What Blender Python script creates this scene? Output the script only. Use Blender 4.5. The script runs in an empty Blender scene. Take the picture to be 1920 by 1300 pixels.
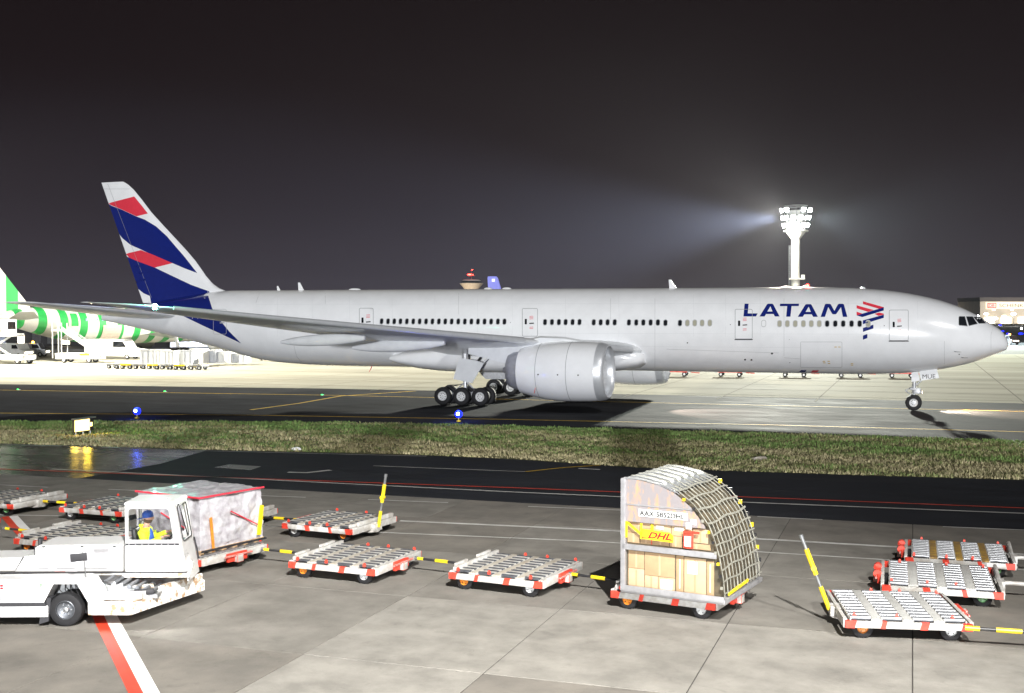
import bpy, bmesh, math, random
import numpy as np
from mathutils import Vector, Matrix
from mathutils.geometry import tessellate_polygon
random.seed(7)
R = math.radians
sc = bpy.context.scene
COL = sc.collection

# ------------------------------------------------------------------ camera
YAW, PIT, FOC = 0.330018432, -0.0283161470, 2194.02469     # focal length in photo pixels (1920 wide)
CAM = np.array([31.0184284, -85.4673700, 6.7])
cd = bpy.data.cameras.new('camera'); cam = bpy.data.objects.new('camera', cd); COL.objects.link(cam)
cd.sensor_width = 36; cd.lens = FOC/1920*36; cd.clip_start = .3; cd.clip_end = 9000
cam.location = CAM; cam.rotation_euler = (math.pi/2+PIT, 0, YAW)
sc.camera = cam
# ------------------------------------------------------------------ night sky
w = bpy.data.worlds.new('World'); sc.world = w; w.use_nodes = True
nt = w.node_tree; nt.nodes.clear()
out = nt.nodes.new('ShaderNodeOutputWorld'); bg = nt.nodes.new('ShaderNodeBackground')
tc = nt.nodes.new('ShaderNodeTexCoord'); sep = nt.nodes.new('ShaderNodeSeparateXYZ'); rp = nt.nodes.new('ShaderNodeValToRGB')
nt.links.new(tc.outputs['Generated'], sep.inputs[0]); nt.links.new(sep.outputs['Z'], rp.inputs[0])
cr = rp.color_ramp; cr.interpolation = 'B_SPLINE'
cr.elements[0].position = 0; cr.elements[0].color = (.052, .046, .056, 1)
cr.elements[1].position = .8; cr.elements[1].color = (.009, .006, .007, 1)
for p_, c_ in ((.035, (.037, .030, .038)), (.09, (.021, .0152, .0195)), (.17, (.0115, .0072, .0088)), (.27, (.0085, .0050, .0060))):
    e_ = cr.elements.new(p_); e_.color = (*c_, 1)
nz = nt.nodes.new('ShaderNodeTexNoise'); nz.inputs['Scale'].default_value = 2.2; nz.inputs['Detail'].default_value = 3
nt.links.new(tc.outputs['Generated'], nz.inputs['Vector'])
mr = nt.nodes.new('ShaderNodeMapRange'); mr.inputs['To Min'].default_value = .86; mr.inputs['To Max'].default_value = 1.14
nt.links.new(nz.outputs['Fac'], mr.inputs['Value'])
nt.links.new(rp.outputs[0], bg.inputs[0]); nt.links.new(mr.outputs[0], bg.inputs[1]); nt.links.new(bg.outputs[0], out.inputs[0])
# ------------------------------------------------------------------ lights
sd = bpy.data.lights.new('floodlight_key', 'SUN'); so = bpy.data.objects.new('floodlight_key', sd); COL.objects.link(so)
sd.energy = 1.05; sd.angle = R(.6); sd.color = (1.0, .985, .96)
az, el = R(128), R(36)
dv = Vector((math.cos(az)*math.cos(el), math.sin(az)*math.cos(el), -math.sin(el)))
so.rotation_euler = dv.to_track_quat('-Z', 'Y').to_euler(); so.location = (60, -120, 60)
def spot(name, loc, tgt, watts, ang, color=(1, 1, 1), blend=.5, size=.3):
    l = bpy.data.lights.new(name, 'SPOT'); o = bpy.data.objects.new(name, l); COL.objects.link(o)
    l.energy = watts; l.spot_size = R(ang); l.spot_blend = blend; l.color = color; l.shadow_soft_size = size
    o.location = loc; o.rotation_euler = (Vector(tgt)-Vector(loc)).to_track_quat('-Z', 'Y').to_euler()
    return o
def plight(name, loc, watts, color, size=.1):
    l = bpy.data.lights.new(name, 'POINT'); o = bpy.data.objects.new(name, l); COL.objects.link(o)
    l.energy = watts; l.color = color; l.shadow_soft_size = size; o.location = loc; return o
# added unseen lamp behind the camera brightens the near stand
spot('added_near_light', (40, -92, 30), (24, -72, 0), 215000, 62, (1, .975, .93), 1., .25)
spot('added_pool_light', (50, -84, 22), (29, -66.5, 0), 30000, 34, (1, .97, .91), .35, .2)  # added lamp that lays a bright pool on the near slabs
# added unseen lamp far behind the camera: nearly level light for the fuselage
spot('added_distant_light', (120, -430, 20), (0, 0, 4), 5.5e6, 34, (.97, .985, 1), .5, 5)
sc.view_settings.view_transform = 'Standard'; sc.view_settings.look = 'None'
sc.view_settings.exposure = 0; sc.view_settings.gamma = 1; sc.view_settings.use_curve_mapping = False

# ------------------------------------------------------------------ survey helpers: photo pixel -> point of a real surface
_c, _s = math.cos(YAW), math.sin(YAW)
FW = np.array([-_s*math.cos(PIT), _c*math.cos(PIT), math.sin(PIT)]); RT = np.array([_c, _s, 0.]); UP = np.cross(RT, FW)
def ray(px, py): return FW*FOC+RT*(px-960)-UP*(py-650)
def un(px, py, pl='z', v=0.):
    d = ray(px, py); i = 'xyz'.index(pl); return CAM+(v-CAM[i])/d[i]*d
def G(px, py, z=0.):
    u = un(px, py, 'z', z); return (float(u[0]), float(u[1]))

# ------------------------------------------------------------------ materials
def mat(name, col, rough=.5, metal=0., var=.12, scale=3., bump=0., bscale=40., col2=None, coat=0., emit=None, estr=0., alpha=None, trans=0., rvar=0., stretch=(1, 1, 1), stain=0., spec=.5, detail=5., mlo=.35, mhi=.65):
    m = bpy.data.materials.new(name); m.use_nodes = True
    n = m.node_tree; b = n.nodes['Principled BSDF']
    b.inputs['Roughness'].default_value = rough; b.inputs['Metallic'].default_value = metal
    b.inputs['Specular IOR Level'].default_value = spec
    if coat: b.inputs['Coat Weight'].default_value = coat; b.inputs['Coat Roughness'].default_value = .06
    if trans: b.inputs['Transmission Weight'].default_value = trans
    if alpha is not None: b.inputs['Alpha'].default_value = alpha
    c1 = (*col, 1)
    if emit:
        b.inputs['Emission Color'].default_value = (*emit, 1); b.inputs['Emission Strength'].default_value = estr
    if var or col2 or bump or rvar:
        t = n.nodes.new('ShaderNodeTexCoord'); mp = n.nodes.new('ShaderNodeMapping'); mp.inputs['Scale'].default_value = stretch
        n.links.new(t.outputs['Object'], mp.inputs[0])
        nn = n.nodes.new('ShaderNodeTexNoise'); nn.inputs['Scale'].default_value = scale; nn.inputs['Detail'].default_value = detail
        nn.inputs['Roughness'].default_value = .62
        n.links.new(mp.outputs[0], nn.inputs['Vector'])
        mx = n.nodes.new('ShaderNodeMix'); mx.data_type = 'RGBA'
        lo = tuple(min(1, c*(1-var)) for c in col)
        hi = col2 if col2 else tuple(min(1, c*(1+var)) for c in col)
        rr = n.nodes.new('ShaderNodeMapRange'); rr.inputs['From Min'].default_value = mlo; rr.inputs['From Max'].default_value = mhi
        n.links.new(nn.outputs['Fac'], rr.inputs['Value']); n.links.new(rr.outputs[0], mx.inputs['Factor'])
        mx.inputs[6].default_value = (*(col if col2 else lo), 1); mx.inputs[7].default_value = (*hi, 1)
        col_out = mx.outputs[2]
        if stain:
            for sc2, lo2, hi2, amt in ((.33, .52, .70, stain), (2.7, .60, .72, stain*.8), (55., .3, .7, stain*.5)):
                n3 = n.nodes.new('ShaderNodeTexNoise'); n3.inputs['Scale'].default_value = sc2; n3.inputs['Detail'].default_value = 7
                n3.inputs['Distortion'].default_value = 1.2 if sc2 < 10 else 0; n.links.new(t.outputs['Object'], n3.inputs['Vector'])
                r3 = n.nodes.new('ShaderNodeMapRange'); r3.inputs['From Min'].default_value = lo2; r3.inputs['From Max'].default_value = hi2; r3.inputs['To Min'].default_value = 1; r3.inputs['To Max'].default_value = 1-amt
                n.links.new(n3.outputs['Fac'], r3.inputs['Value']); vm = n.nodes.new('ShaderNodeVectorMath'); vm.operation = 'SCALE'
                n.links.new(col_out, vm.inputs[0]); n.links.new(r3.outputs[0], vm.inputs['Scale']); col_out = vm.outputs[0]
        n.links.new(col_out, b.inputs['Base Color'])
        if rvar:
            r2 = n.nodes.new('ShaderNodeMapRange'); r2.inputs['From Min'].default_value = .3; r2.inputs['From Max'].default_value = .7
            r2.inputs['To Min'].default_value = max(.02, rough-rvar); r2.inputs['To Max'].default_value = min(1, rough+rvar)
            n.links.new(nn.outputs['Fac'], r2.inputs['Value']); n.links.new(r2.outputs[0], b.inputs['Roughness'])
        if bump:
            n2 = n.nodes.new('ShaderNodeTexNoise'); n2.inputs['Scale'].default_value = bscale; n2.inputs['Detail'].default_value = 4
            n.links.new(mp.outputs[0], n2.inputs['Vector'])
            bp = n.nodes.new('ShaderNodeBump'); bp.inputs['Strength'].default_value = bump; bp.inputs['Distance'].default_value = .02
            n.links.new(n2.outputs['Fac'], bp.inputs['Height']); n.links.new(bp.outputs[0], b.inputs['Normal'])
    else:
        b.inputs['Base Color'].default_value = c1
    return m
def emis(name, col, s):
    return mat(name, (.02, .02, .02), .4, var=0, emit=col, estr=s)
M = {}
M['white'] = mat('aircraft_white', (.83, .84, .86), .22, var=.035, scale=.7, coat=.5)
M['wing'] = mat('wing_grey', (.66, .68, .70), .3, var=.08, scale=1.2, coat=.2)
M['wingu'] = mat('wing_white', (.76, .78, .80), .28, var=.06, scale=1., coat=.3)
M['indigo'] = mat('livery_indigo', (.008, .018, .165), .12, var=.05, coat=.6)
M['coral'] = mat('livery_coral', (.74, .045, .075), .2, var=.03, coat=.5)
M['seam'] = mat('seam_grey', (.30, .31, .32), .5, var=0)
M['dark'] = mat('dark_gap', (.02, .02, .022), .6, var=0)
M['chrome'] = mat('polished_metal', (.66, .68, .71), .36, .45, var=.04)
M['seamf'] = mat('faint_seam', (.60, .61, .63), .4, var=0)
M['tmark'] = mat('tyre_mark_rubber', (.02, .02, .02), .8, var=0, alpha=.22)
M['titan'] = mat('nozzle_metal', (.46, .47, .52), .35, .45, var=.1, scale=3)
M['gearg'] = mat('gear_grey', (.55, .56, .58), .4, .2, var=.12, scale=5)
M['tyre'] = mat('tyre_rubber', (.010, .010, .012), .75, var=.25, scale=6, bump=.2)
M['rim'] = mat('wheel_rim_white', (.72, .73, .73), .4, .1, var=.15, scale=14)
M['hole'] = mat('black_recess', (.006, .006, .007), .8, var=0)
M['glassd'] = mat('dark_window_glass', (.012, .014, .018), .06, var=0, coat=.5)
M['shade'] = mat('window_shade_beige', (.36, .35, .27), .4, var=.05)
M['winrim'] = mat('window_rim', (.5, .51, .52), .35, .3, var=0)
M['asphalt'] = mat('asphalt_dark', (.036, .037, .041), .9, spec=.012, var=.25, scale=.6, bump=.35, bscale=30, rvar=.1, stretch=(.35, 1, 1))
M['asphalt2'] = mat('asphalt_blackish', (.026, .028, .034), .8, spec=.12, var=.3, scale=.7, bump=.3, bscale=30, rvar=.14, stretch=(.3, 1, 1))
M['wet'] = mat('wet_worn_asphalt', (.050, .047, .042), .24, spec=.3, var=.25, scale=.5, bump=.12, bscale=3, rvar=.13, stretch=(.4, 1, 1))
M['twy'] = mat('taxiway_worn', (.085, .082, .075), .65, var=.3, scale=.35, bump=.2, bscale=20, stretch=(.12, 1, 1))
M['conc'] = mat('concrete_stand', (.180, .170, .152), .85, spec=.25, col2=(.25, .237, .213), var=.1, scale=.9, bump=.35, bscale=14, detail=9, stain=.15)
M['conc_pool'] = mat('concrete_light_pool', (.225, .215, .194), .85, spec=.25, col2=(.32, .305, .275), var=.1, scale=1.1, bump=.35, bscale=14, detail=9, stain=.15)
M['conc_b'] = mat('concrete_greyer', (.160, .150, .134), .85, spec=.25, col2=(.23, .212, .186), var=.1, scale=.7, bump=.35, bscale=14, detail=9, stain=.15)
M['apron'] = mat('apron_concrete_far', (.30, .29, .245), .9, spec=.002, col2=(.47, .45, .385), var=.1, scale=.09, stretch=(.25, 1, 1), rvar=.1)
M['apronj'] = mat('apron_joint', (.22, .21, .18), .9, var=.1, spec=.002)
M['joint'] = mat('joint_filler', (.055, .05, .045), .9, var=.1)
M['farg'] = mat('far_field', (.02, .022, .022), .9, var=.3, scale=.02)
M['soil'] = mat('verge_soil', (.20, .175, .09), .95, col2=(.10, .12, .035), var=.2, scale=.35, bump=.5, bscale=6)
M['yline'] = mat('line_yellow', (.55, .36, .05), .8, spec=.08, var=.2, scale=2)
M['wline'] = mat('line_white', (.62, .62, .60), .8, spec=.1, col2=(.4, .39, .37), var=.2, scale=1.5)
M['rline'] = mat('line_red', (.62, .05, .02), .55, var=.2, scale=1.5)
M['dw'] = mat('dolly_white_paint', (.60, .60, .585), .45, col2=(.40, .375, .34), var=.1, scale=5, detail=8)
M['dr'] = mat('dolly_red_paint', (.72, .06, .035), .45, var=.2, scale=6)
M['plate'] = mat('dolly_deck_plate', (.50, .47, .42), .55, col2=(.36, .31, .24), var=.1, scale=4, detail=8)
M['plateg'] = mat('dolly_deck_plate_grey', (.46, .46, .44), .5, var=.1, scale=6)
M['platey'] = mat('dolly_deck_plate_yellow', (.42, .26, .04), .6, col2=(.2, .12, .05), var=.2, scale=5)
M['roller'] = mat('roller_steel', (.30, .31, .33), .35, .5, var=.12, scale=7)
M['rollerd'] = mat('roller_worn_steel', (.17, .18, .20), .4, .7, var=.2, scale=7)
M['orange'] = mat('hub_orange', (.75, .27, .03), .45, var=.2, scale=12)
M['green'] = mat('hub_green', (.25, .55, .25), .45, var=.2, scale=12)
M['yellow'] = mat('safety_yellow', (.85, .62, .02), .4, var=.1, scale=8)
M['black'] = mat('black_paint', (.025, .025, .028), .45, var=.1)
M['steel'] = mat('grey_steel', (.32, .33, .34), .4, .7, var=.2, scale=6)
M['alu'] = mat('aluminium_frame', (.44, .44, .46), .38, .5, var=.12, scale=6)
M['truck'] = mat('truck_white', (.70, .70, .70), .35, var=.05, scale=2, coat=.2)
M['truckd'] = mat('truck_worn_white', (.36, .24, .14), .5, col2=(.74, .73, .70), var=.1, scale=5.5, detail=14, mlo=.40, mhi=.50)
M['wline2'] = mat('line_fresh_white', (.78, .78, .77), .6, var=.05, scale=2)
M['mesh'] = mat('vent_mesh', (.38, .38, .40), .5, var=.15, scale=60)
M['rubber'] = mat('rubber_trim', (.03, .03, .035), .6, var=.1)
M['glass'] = mat('clear_glass', (.03, .035, .04), .02, var=0, alpha=.10)
M['hivis'] = mat('hivis_yellow', (.72, .90, .03), .7, var=.12, scale=9, bump=.6, bscale=12)
M['blue'] = mat('blue_cloth', (.02, .09, .45), .8, var=.15, scale=20)
M['navy'] = mat('navy_trousers', (.012, .018, .05), .85, var=.1)
M['skin'] = mat('skin', (.58, .33, .24), .5, var=.08, scale=12)
M['hair'] = mat('short_dark_beard', (.08, .045, .03), .8, var=.2, scale=40)
M['wrap'] = mat('plastic_wrap', (.60, .60, .63), .22, col2=(.42, .40, .44), var=.1, scale=5.5, bump=1., bscale=7, detail=9, coat=.4)
M['wood'] = mat('pallet_wood', (.48, .33, .19), .7, var=.25, scale=8)
M['card'] = mat('cardboard', (.42, .285, .16), .75, var=.07, scale=4)
M['card2'] = mat('cardboard_light', (.52, .375, .23), .75, var=.07, scale=4)
M['carton'] = mat('brown_cargo', (.13, .10, .06), .7, col2=(.06, .055, .04), var=.2, scale=3)
M['sheet'] = mat('plastic_sheet_reflections', (.27, .25, .26), .12, col2=(.52, .31, .17), mlo=.50, mhi=.66, var=.1, scale=3.4, stretch=(2, 1, .7), bump=.5, bscale=5, coat=.5)  # orange blotches are reflections put into the sheet's colour
M['strap'] = mat('net_strap', (.27, .265, .225), .7, var=.12, scale=8)
M['topc'] = mat('container_cover', (.25, .26, .27), .45, var=.15, scale=3)
M['paper'] = mat('white_paper', (.82, .82, .82), .6, var=.03)
M['ink'] = mat('black_ink', (.02, .02, .02), .6, var=0)
M['dhly'] = mat('sign_yellow', (.9, .62, .02), .5, var=.03)
M['dhlr'] = mat('sign_red', (.72, .01, .02), .5, var=.03)
M['grn'] = mat('stripe_green', (.03, .42, .09), .35, var=.04, coat=.3)
M['cream'] = mat('stripe_cream', (.82, .80, .72), .35, var=.03, coat=.3)
M['towerw'] = mat('lamp_head_white', (.8, .8, .78), .5, var=.03)
M['towerc'] = mat('mast_concrete', (.62, .60, .54), .7, var=.12, scale=.6)
M['build'] = mat('warehouse_wall', (.50, .47, .42), .7, var=.08, scale=.2)
M['buildd'] = mat('dark_hangar', (.055, .055, .06), .6, var=.2, scale=.3)
M['roofd'] = mat('dark_roof', (.07, .065, .07), .7, var=.1)
M['eqw'] = mat('equipment_white', (.70, .70, .68), .5, var=.08, scale=1)
M['eqg'] = mat('container_silver', (.50, .52, .56), .4, .4, var=.1, scale=1)
M['lampw'] = emis('lamp_white', (1, .98, .93), 180)
M['lampb'] = emis('lamp_blue', (.003, .012, 1), 5)
M['lampbc'] = emis('lamp_blue_core', (.35, .5, 1), 60)
M['lampg'] = emis('lamp_green', (.25, 1, .75), 140)
M['lampr'] = emis('lamp_red', (1, .03, .02), 30)
M['lampo'] = emis('lamp_orange', (1, .32, .03), 40)
M['lampy'] = emis('sign_lit_yellow', (1, .70, .22), 5)
M['lampwarm'] = emis('lamp_warm', (1, .82, .58), 14)
M['grass'] = None

# ------------------------------------------------------------------ mesh helpers
class MB:
    def __init__(s): s.v = []; s.f = []; s.m = []; s.mats = []
    def mi(s, m):
        if m not in s.mats: s.mats.append(m)
        return s.mats.index(m)
    def add(s, vs, fs, m):
        k = len(s.v); i = s.mi(m); s.v += [tuple(map(float, v)) for v in vs]
        s.f += [tuple(a+k for a in f) for f in fs]; s.m += [i]*len(fs)
    def box(s, c, d, m, rz=0., rx=0., ry=0.):
        x, y, z = d[0]/2, d[1]/2, d[2]/2
        rot = Matrix.Rotation(rz, 3, 'Z') @ Matrix.Rotation(ry, 3, 'Y') @ Matrix.Rotation(rx, 3, 'X')
        vs = [rot @ Vector(p)+Vector(c) for p in ((-x, -y, -z), (x, -y, -z), (x, y, -z), (-x, y, -z), (-x, -y, z), (x, -y, z), (x, y, z), (-x, y, z))]
        s.add(vs, [(0, 3, 2, 1), (4, 5, 6, 7), (0, 1, 5, 4), (1, 2, 6, 5), (2, 3, 7, 6), (3, 0, 4, 7)], m)
    def bb(s, a, b, m):
        s.box([(a[i]+b[i])/2 for i in range(3)], [abs(b[i]-a[i]) for i in range(3)], m)
    def cyl(s, a, b, r, m, n=12, r2=None, caps=True):
        a, b = Vector(a), Vector(b); r2 = r if r2 is None else r2
        d = (b-a).normalized(); u = d.orthogonal().normalized(); w_ = d.cross(u)
        vs = []
        for p, q in ((a, r), (b, r2)):
            for i in range(n):
                t = 2*math.pi*i/n; vs.append(p+u*(q*math.cos(t))+w_*(q*math.sin(t)))
        fs = [(i, (i+1) % n, n+(i+1) % n, n+i) for i in range(n)]
        if caps: fs += [tuple(range(n-1, -1, -1)), tuple(range(n, 2*n))]
        s.add(vs, fs, m)
    def tube(s, pts, r, m, n=6):
        for a, b in zip(pts[:-1], pts[1:]): s.cyl(a, b, r, m, n)
    def lathe(s, o, ax, prof, m, n=32, u=None):
        # prof: (t along axis, r)
        o, ax = Vector(o), Vector(ax).normalized(); u = (Vector(u) if u else ax.orthogonal()).normalized(); w_ = ax.cross(u)
        k = len(prof); vs = []
        for t, r in prof:
            for i in range(n):
                a = 2*math.pi*i/n; vs.append(o+ax*t+u*(r*math.cos(a))+w_*(r*math.sin(a)))
        fs = [(j*n+i, j*n+(i+1) % n, (j+1)*n+(i+1) % n, (j+1)*n+i) for j in range(k-1) for i in range(n)]
        s.add(vs, fs, m)
    def loft(s, loops, m, caps=True, close=True):
        n = len(loops[0]); vs = [p for l in loops for p in l]
        fs = [(j*n+i, j*n+(i+1) % n, (j+1)*n+(i+1) % n, (j+1)*n+i) for j in range(len(loops)-1) for i in range(n if close else n-1)]
        if caps: fs += [tuple(range(n-1, -1, -1)), tuple(range((len(loops)-1)*n, len(loops)*n))]
        s.add(vs, fs, m)
    def prism(s, poly, a, b, m, fn):
        # poly: 2d points, extruded from a to b; fn(u, v, t) -> xyz
        n = len(poly); vs = [fn(u, v, a) for u, v in poly]+[fn(u, v, b) for u, v in poly]
        tri = tessellate_polygon([[Vector((u, v, 0)) for u, v in poly]])
        fs = [(i, (i+1) % n, n+(i+1) % n, n+i) for i in range(n)]
        fs += [tuple(t) for t in tri]+[tuple(n+i for i in reversed(t)) for t in tri]
        s.add(vs, fs, m)
    def sphere(s, c, r, m, n=12, k=8, sc_=(1, 1, 1)):
        vs = []; c = Vector(c)
        for j in range(1, k):
            p = math.pi*j/k
            for i in range(n):
                t = 2*math.pi*i/n; vs.append(c+Vector((r*sc_[0]*math.sin(p)*math.cos(t), r*sc_[1]*math.sin(p)*math.sin(t), r*sc_[2]*math.cos(p))))
        a = len(vs); vs += [c+Vector((0, 0, r*sc_[2])), c-Vector((0, 0, r*sc_[2]))]
        fs = [(j*n+i, (j+1)*n+i, (j+1)*n+(i+1) % n, j*n+(i+1) % n) for j in range(k-2) for i in range(n)]
        fs += [(a, i, (i+1) % n) for i in range(n)]+[(a+1, (k-2)*n+(i+1) % n, (k-2)*n+i) for i in range(n)]
        s.add(vs, fs, m)
    def mesh(s, name, smooth=35, bevel=0.):
        me = bpy.data.meshes.new(name); me.from_pydata(s.v, [], s.f)
        for m in s.mats: me.materials.append(M[m] if isinstance(m, str) else m)
        me.polygons.foreach_set('material_index', s.m); me.update()
        bm = bmesh.new(); bm.from_mesh(me)
        bmesh.ops.recalc_face_normals(bm, faces=bm.faces)
        if bevel:
            ed = [e for e in bm.edges if len(e.link_faces) == 2 and e.calc_face_angle(0) > R(50)]
            bmesh.ops.bevel(bm, geom=ed, offset=bevel, segments=2, affect='EDGES', profile=.6, clamp_overlap=True)
        bm.to_mesh(me); bm.free()
        if smooth:
            me.polygons.foreach_set('use_smooth', [True]*len(me.polygons)); me.set_sharp_from_angle(angle=R(smooth))
        return me
    def obj(s, name, parent=None, smooth=35, bevel=0., loc=None):
        return mk(name, s.mesh(name, smooth, bevel), parent, loc)
def mk(name, me, parent=None, loc=None):
    o = bpy.data.objects.new(name, me); COL.objects.link(o)
    if parent: o.parent = parent
    if loc is not None: o.location = loc
    return o
def tag(o, label=None, cat=None, group=None, kind=None):
    if label: o['label'] = label
    if cat: o['category'] = cat
    if group: o['group'] = group
    if kind: o['kind'] = kind
    return o
def thing(name, loc, rz, label, cat, group=None):
    o = mk(name, None, None, loc); o.rotation_euler = (0, 0, rz); o.empty_display_size = .3
    return tag(o, label, cat, group)
def kids(o): return [c for c in bpy.data.objects if c.parent == o]
def dup(o, parent=None):
    c = o.copy(); COL.objects.link(c); c.parent = parent
    for k in kids(o): dup(k, c)
    return c
def place(proto, loc, rz, label, group=None, first=[]):
    o = dup(proto) if proto.name in first else proto
    first.append(proto.name) if proto.name not in first else None
    o.location = loc; o.rotation_euler = (0, 0, rz); o['label'] = label
    if group: o['group'] = group
    return o
def pchip(xs, ys):
    xs, ys = np.array(xs, float), np.array(ys, float); h = np.diff(xs); d = np.diff(ys)/h; m = np.zeros(len(xs))
    m[0], m[-1] = d[0], d[-1]
    for i in range(1, len(xs)-1):
        m[i] = 0 if d[i-1]*d[i] <= 0 else (h[i-1]+h[i])*3/((2*h[i]+h[i-1])/d[i-1]+(h[i]+2*h[i-1])/d[i])
    def f(x):
        x = min(max(x, xs[0]), xs[-1]); i = min(int(np.searchsorted(xs, x, 'right'))-1, len(xs)-2); t = (x-xs[i])/h[i]
        return float((2*t**3-3*t*t+1)*ys[i]+(t**3-2*t*t+t)*h[i]*m[i]+(-2*t**3+3*t*t)*ys[i+1]+(t**3-t*t)*h[i]*m[i+1])
    return f
def text_obj(name, txt, size, m, parent, loc, rot, sx=1., depth=.004, shear=0., align='LEFT', bold=0.):
    cu = bpy.data.curves.new(name, 'FONT'); cu.body = txt; cu.size = size; cu.extrude = depth; cu.shear = shear; cu.align_x = align; cu.offset = bold
    t = bpy.data.objects.new(name, cu); COL.objects.link(t)
    dg = bpy.context.evaluated_depsgraph_get(); me = bpy.data.meshes.new_from_object(t.evaluated_get(dg)); me.name = name
    bpy.data.objects.remove(t); bpy.data.curves.remove(cu)
    me.materials.clear(); me.materials.append(M[m])
    for v in me.vertices: v.co.x *= sx
    o = mk(name, me, parent, loc); o.rotation_euler = rot; return o
# ================================================================== THE SETTING
def sheet(name, pts, z, m, label=None, kind='structure', parent=None, sub=0):
    tri = tessellate_polygon([[Vector((x, y, 0)) for x, y in pts]])
    mb = MB(); mb.add([(x, y, z) for x, y in pts], [tuple(t) for t in tri], m)
    o = mb.obj(name, parent, smooth=0)
    for p in o.data.polygons:
        if p.normal.z < 0: p.flip()
    if kind: o['kind'] = kind
    if label: o['label'] = label
    return o
def ribbon(name, pts, width, m, z=.006, label=None, px=True, parent=None, kind='structure', dash=None):
    P = [Vector((*(G(*p) if px else p), 0)) for p in pts]; mb = MB(); vs = []
    for i, p in enumerate(P):
        d = (P[min(i+1, len(P)-1)]-P[max(i-1, 0)]).normalized(); n = Vector((-d.y, d.x, 0))*width/2
        vs += [p+n+Vector((0, 0, z)), p-n+Vector((0, 0, z))]
    mb.add(vs, [(2*i, 2*i+1, 2*i+3, 2*i+2) for i in range(len(P)-1)], m)
    o = mb.obj(name, parent, smooth=0)
    for p in o.data.polygons:
        if p.normal.z < 0: p.flip()
    if parent is None: o['kind'] = kind; o['label'] = label
    return o
sheet('ground', [(-1650, -115), (1650, -115), (1650, 1550), (-1650, 1550)], -.08, 'farg', 'dark airfield ground reaching the horizon')
apn = [G(-300, 716), G(0, 720), G(600, 728), G(960, 735), G(1240, 740), G(1600, 748), G(1920, 756), G(2300, 766)]
apf = [G(2300, 662), G(1920, 664.5), G(1400, 666), G(700, 664), G(200, 662), G(-200, 662)]
sheet('apron', apn+apf, -.03, 'apron', 'brightly lit pale concrete apron beyond the taxiway')
gf = [G(-300, 794), G(0, 790), G(400, 790), G(800, 794), G(1200, 805), G(1600, 816), G(1920, 826), G(2300, 838)]
gn = [G(-300, 822), G(0, 831), G(100, 834), G(400, 843), G(800, 853), G(960, 860), G(1200, 876), G(1600, 890), G(1920, 899), G(2300, 908)]
sheet('taxiway', apn+gf[::-1], -.034, 'asphalt', 'dark asphalt taxiway under the airliner')
sheet('grass_verge', gf+gn[::-1], -.026, 'soil', 'dry soil of the verge between taxiway and service road')
NE = -46.35
sheet('service_road', gn+[(48, NE), (-75, NE)], -.030, 'asphalt2', 'blackish asphalt service road in front of the grass')
sheet('worn_pavement', [G(-300, 823), G(0, 832), G(100, 835), G(388, 844), G(300, 869), G(96, 906), G(-300, 882)], -.022, 'wet', 'damp brownish pavement patch at the left end of the road')
for a, nm, lb in (([G(400, 876), G(430, 870), G(490, 874), G(470, 881)], 'road_patch', 'small brown repair patch in the black road'),):
    sheet(nm, a, -.018, 'wet', lb)
# apron paving joints far away
jt = MB()
for k in range(-14, 12):
    x = 9+k*7.5; jt.add([(x-.06, 6.5, -.024), (x+.06, 6.5, -.024), (x+.06, 118, -.024), (x-.06, 118, -.024)], [(0, 1, 2, 3)], 'apronj')
for k in range(15):
    y = 12+k*7.5; jt.add([(-110, y-.14, -.020), (70, y-.14, -.020), (70, y+.14, -.020), (-110, y+.14, -.020)], [(0, 1, 2, 3)], 'apronj')
tag(jt.obj('apron_joints', smooth=0), 'dark joint lines crossing the far apron concrete', kind='structure')
# taxiway paint
ribbon('taxiway_centreline', [(-200, 729), (0, 731), (640, 741), (1240, 755), (1920, 771), (2200, 779)], .3, 'yline', label='thin yellow centreline under the nose wheel', z=-.026)
ribbon('taxiway_edge_line', [(-200, 773), (0, 774), (480, 778), (960, 786), (1440, 796), (1920, 809), (2200, 816)], .32, 'yline', label='yellow edge line in front of the grass verge', z=-.026)
ribbon('taxiway_turn_line', [(470, 768), (560, 756), (640, 742), (780, 733)], .3, 'yline', label='faint yellow line curving away on the taxiway', z=-.022)
# road paint
ribbon('road_red_line', [(-200, 874), (0, 879), (480, 897), (960, 914), (1440, 933), (1920, 952), (2200, 962)], .16, 'rline', label='thin red line along the black road', z=-.012)
ribbon('road_white_line', [(95, 879), (300, 889), (960, 922), (1440, 943), (1920, 962), (2200, 973)], .17, 'wline', label='white line beside the red line on the road', z=-.012)
ribbon('road_edge_line', [(700, 873), (800, 877), (985, 884)], .12, 'wline', label='short white line near the grass edge', z=-.012)
ribbon('road_edge_dash', [(1085, 878), (1125, 880)], .2, 'wline', label='short white dash near the grass corner', z=-.012)
ribbon('road_kerb_line', [(985, 884), (1060, 876), (1125, 872)], .16, 'yline', label='curved yellowish edge of the grass tip', z=-.012)
ribbon('road_left_line', [(40, 835), (115, 836)], .12, 'wline', label='short pale line below the lit sign', z=-.012)
ribbon('road_left_line', [(185, 838), (265, 839)], .12, 'wline', label='short pale line right of the lit sign reflection', z=-.012)
ribbon('road_scuff', [(540, 885), (575, 886), (620, 881)], .28, 'wline', label='broken white paint remains on the black road', z=-.012)
ribbon('road_verge_edge', [(0, 832), (100, 835), (388, 845), (800, 855)], .1, 'wline', label='pale thin edge line along the verge', z=-.014)
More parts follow.
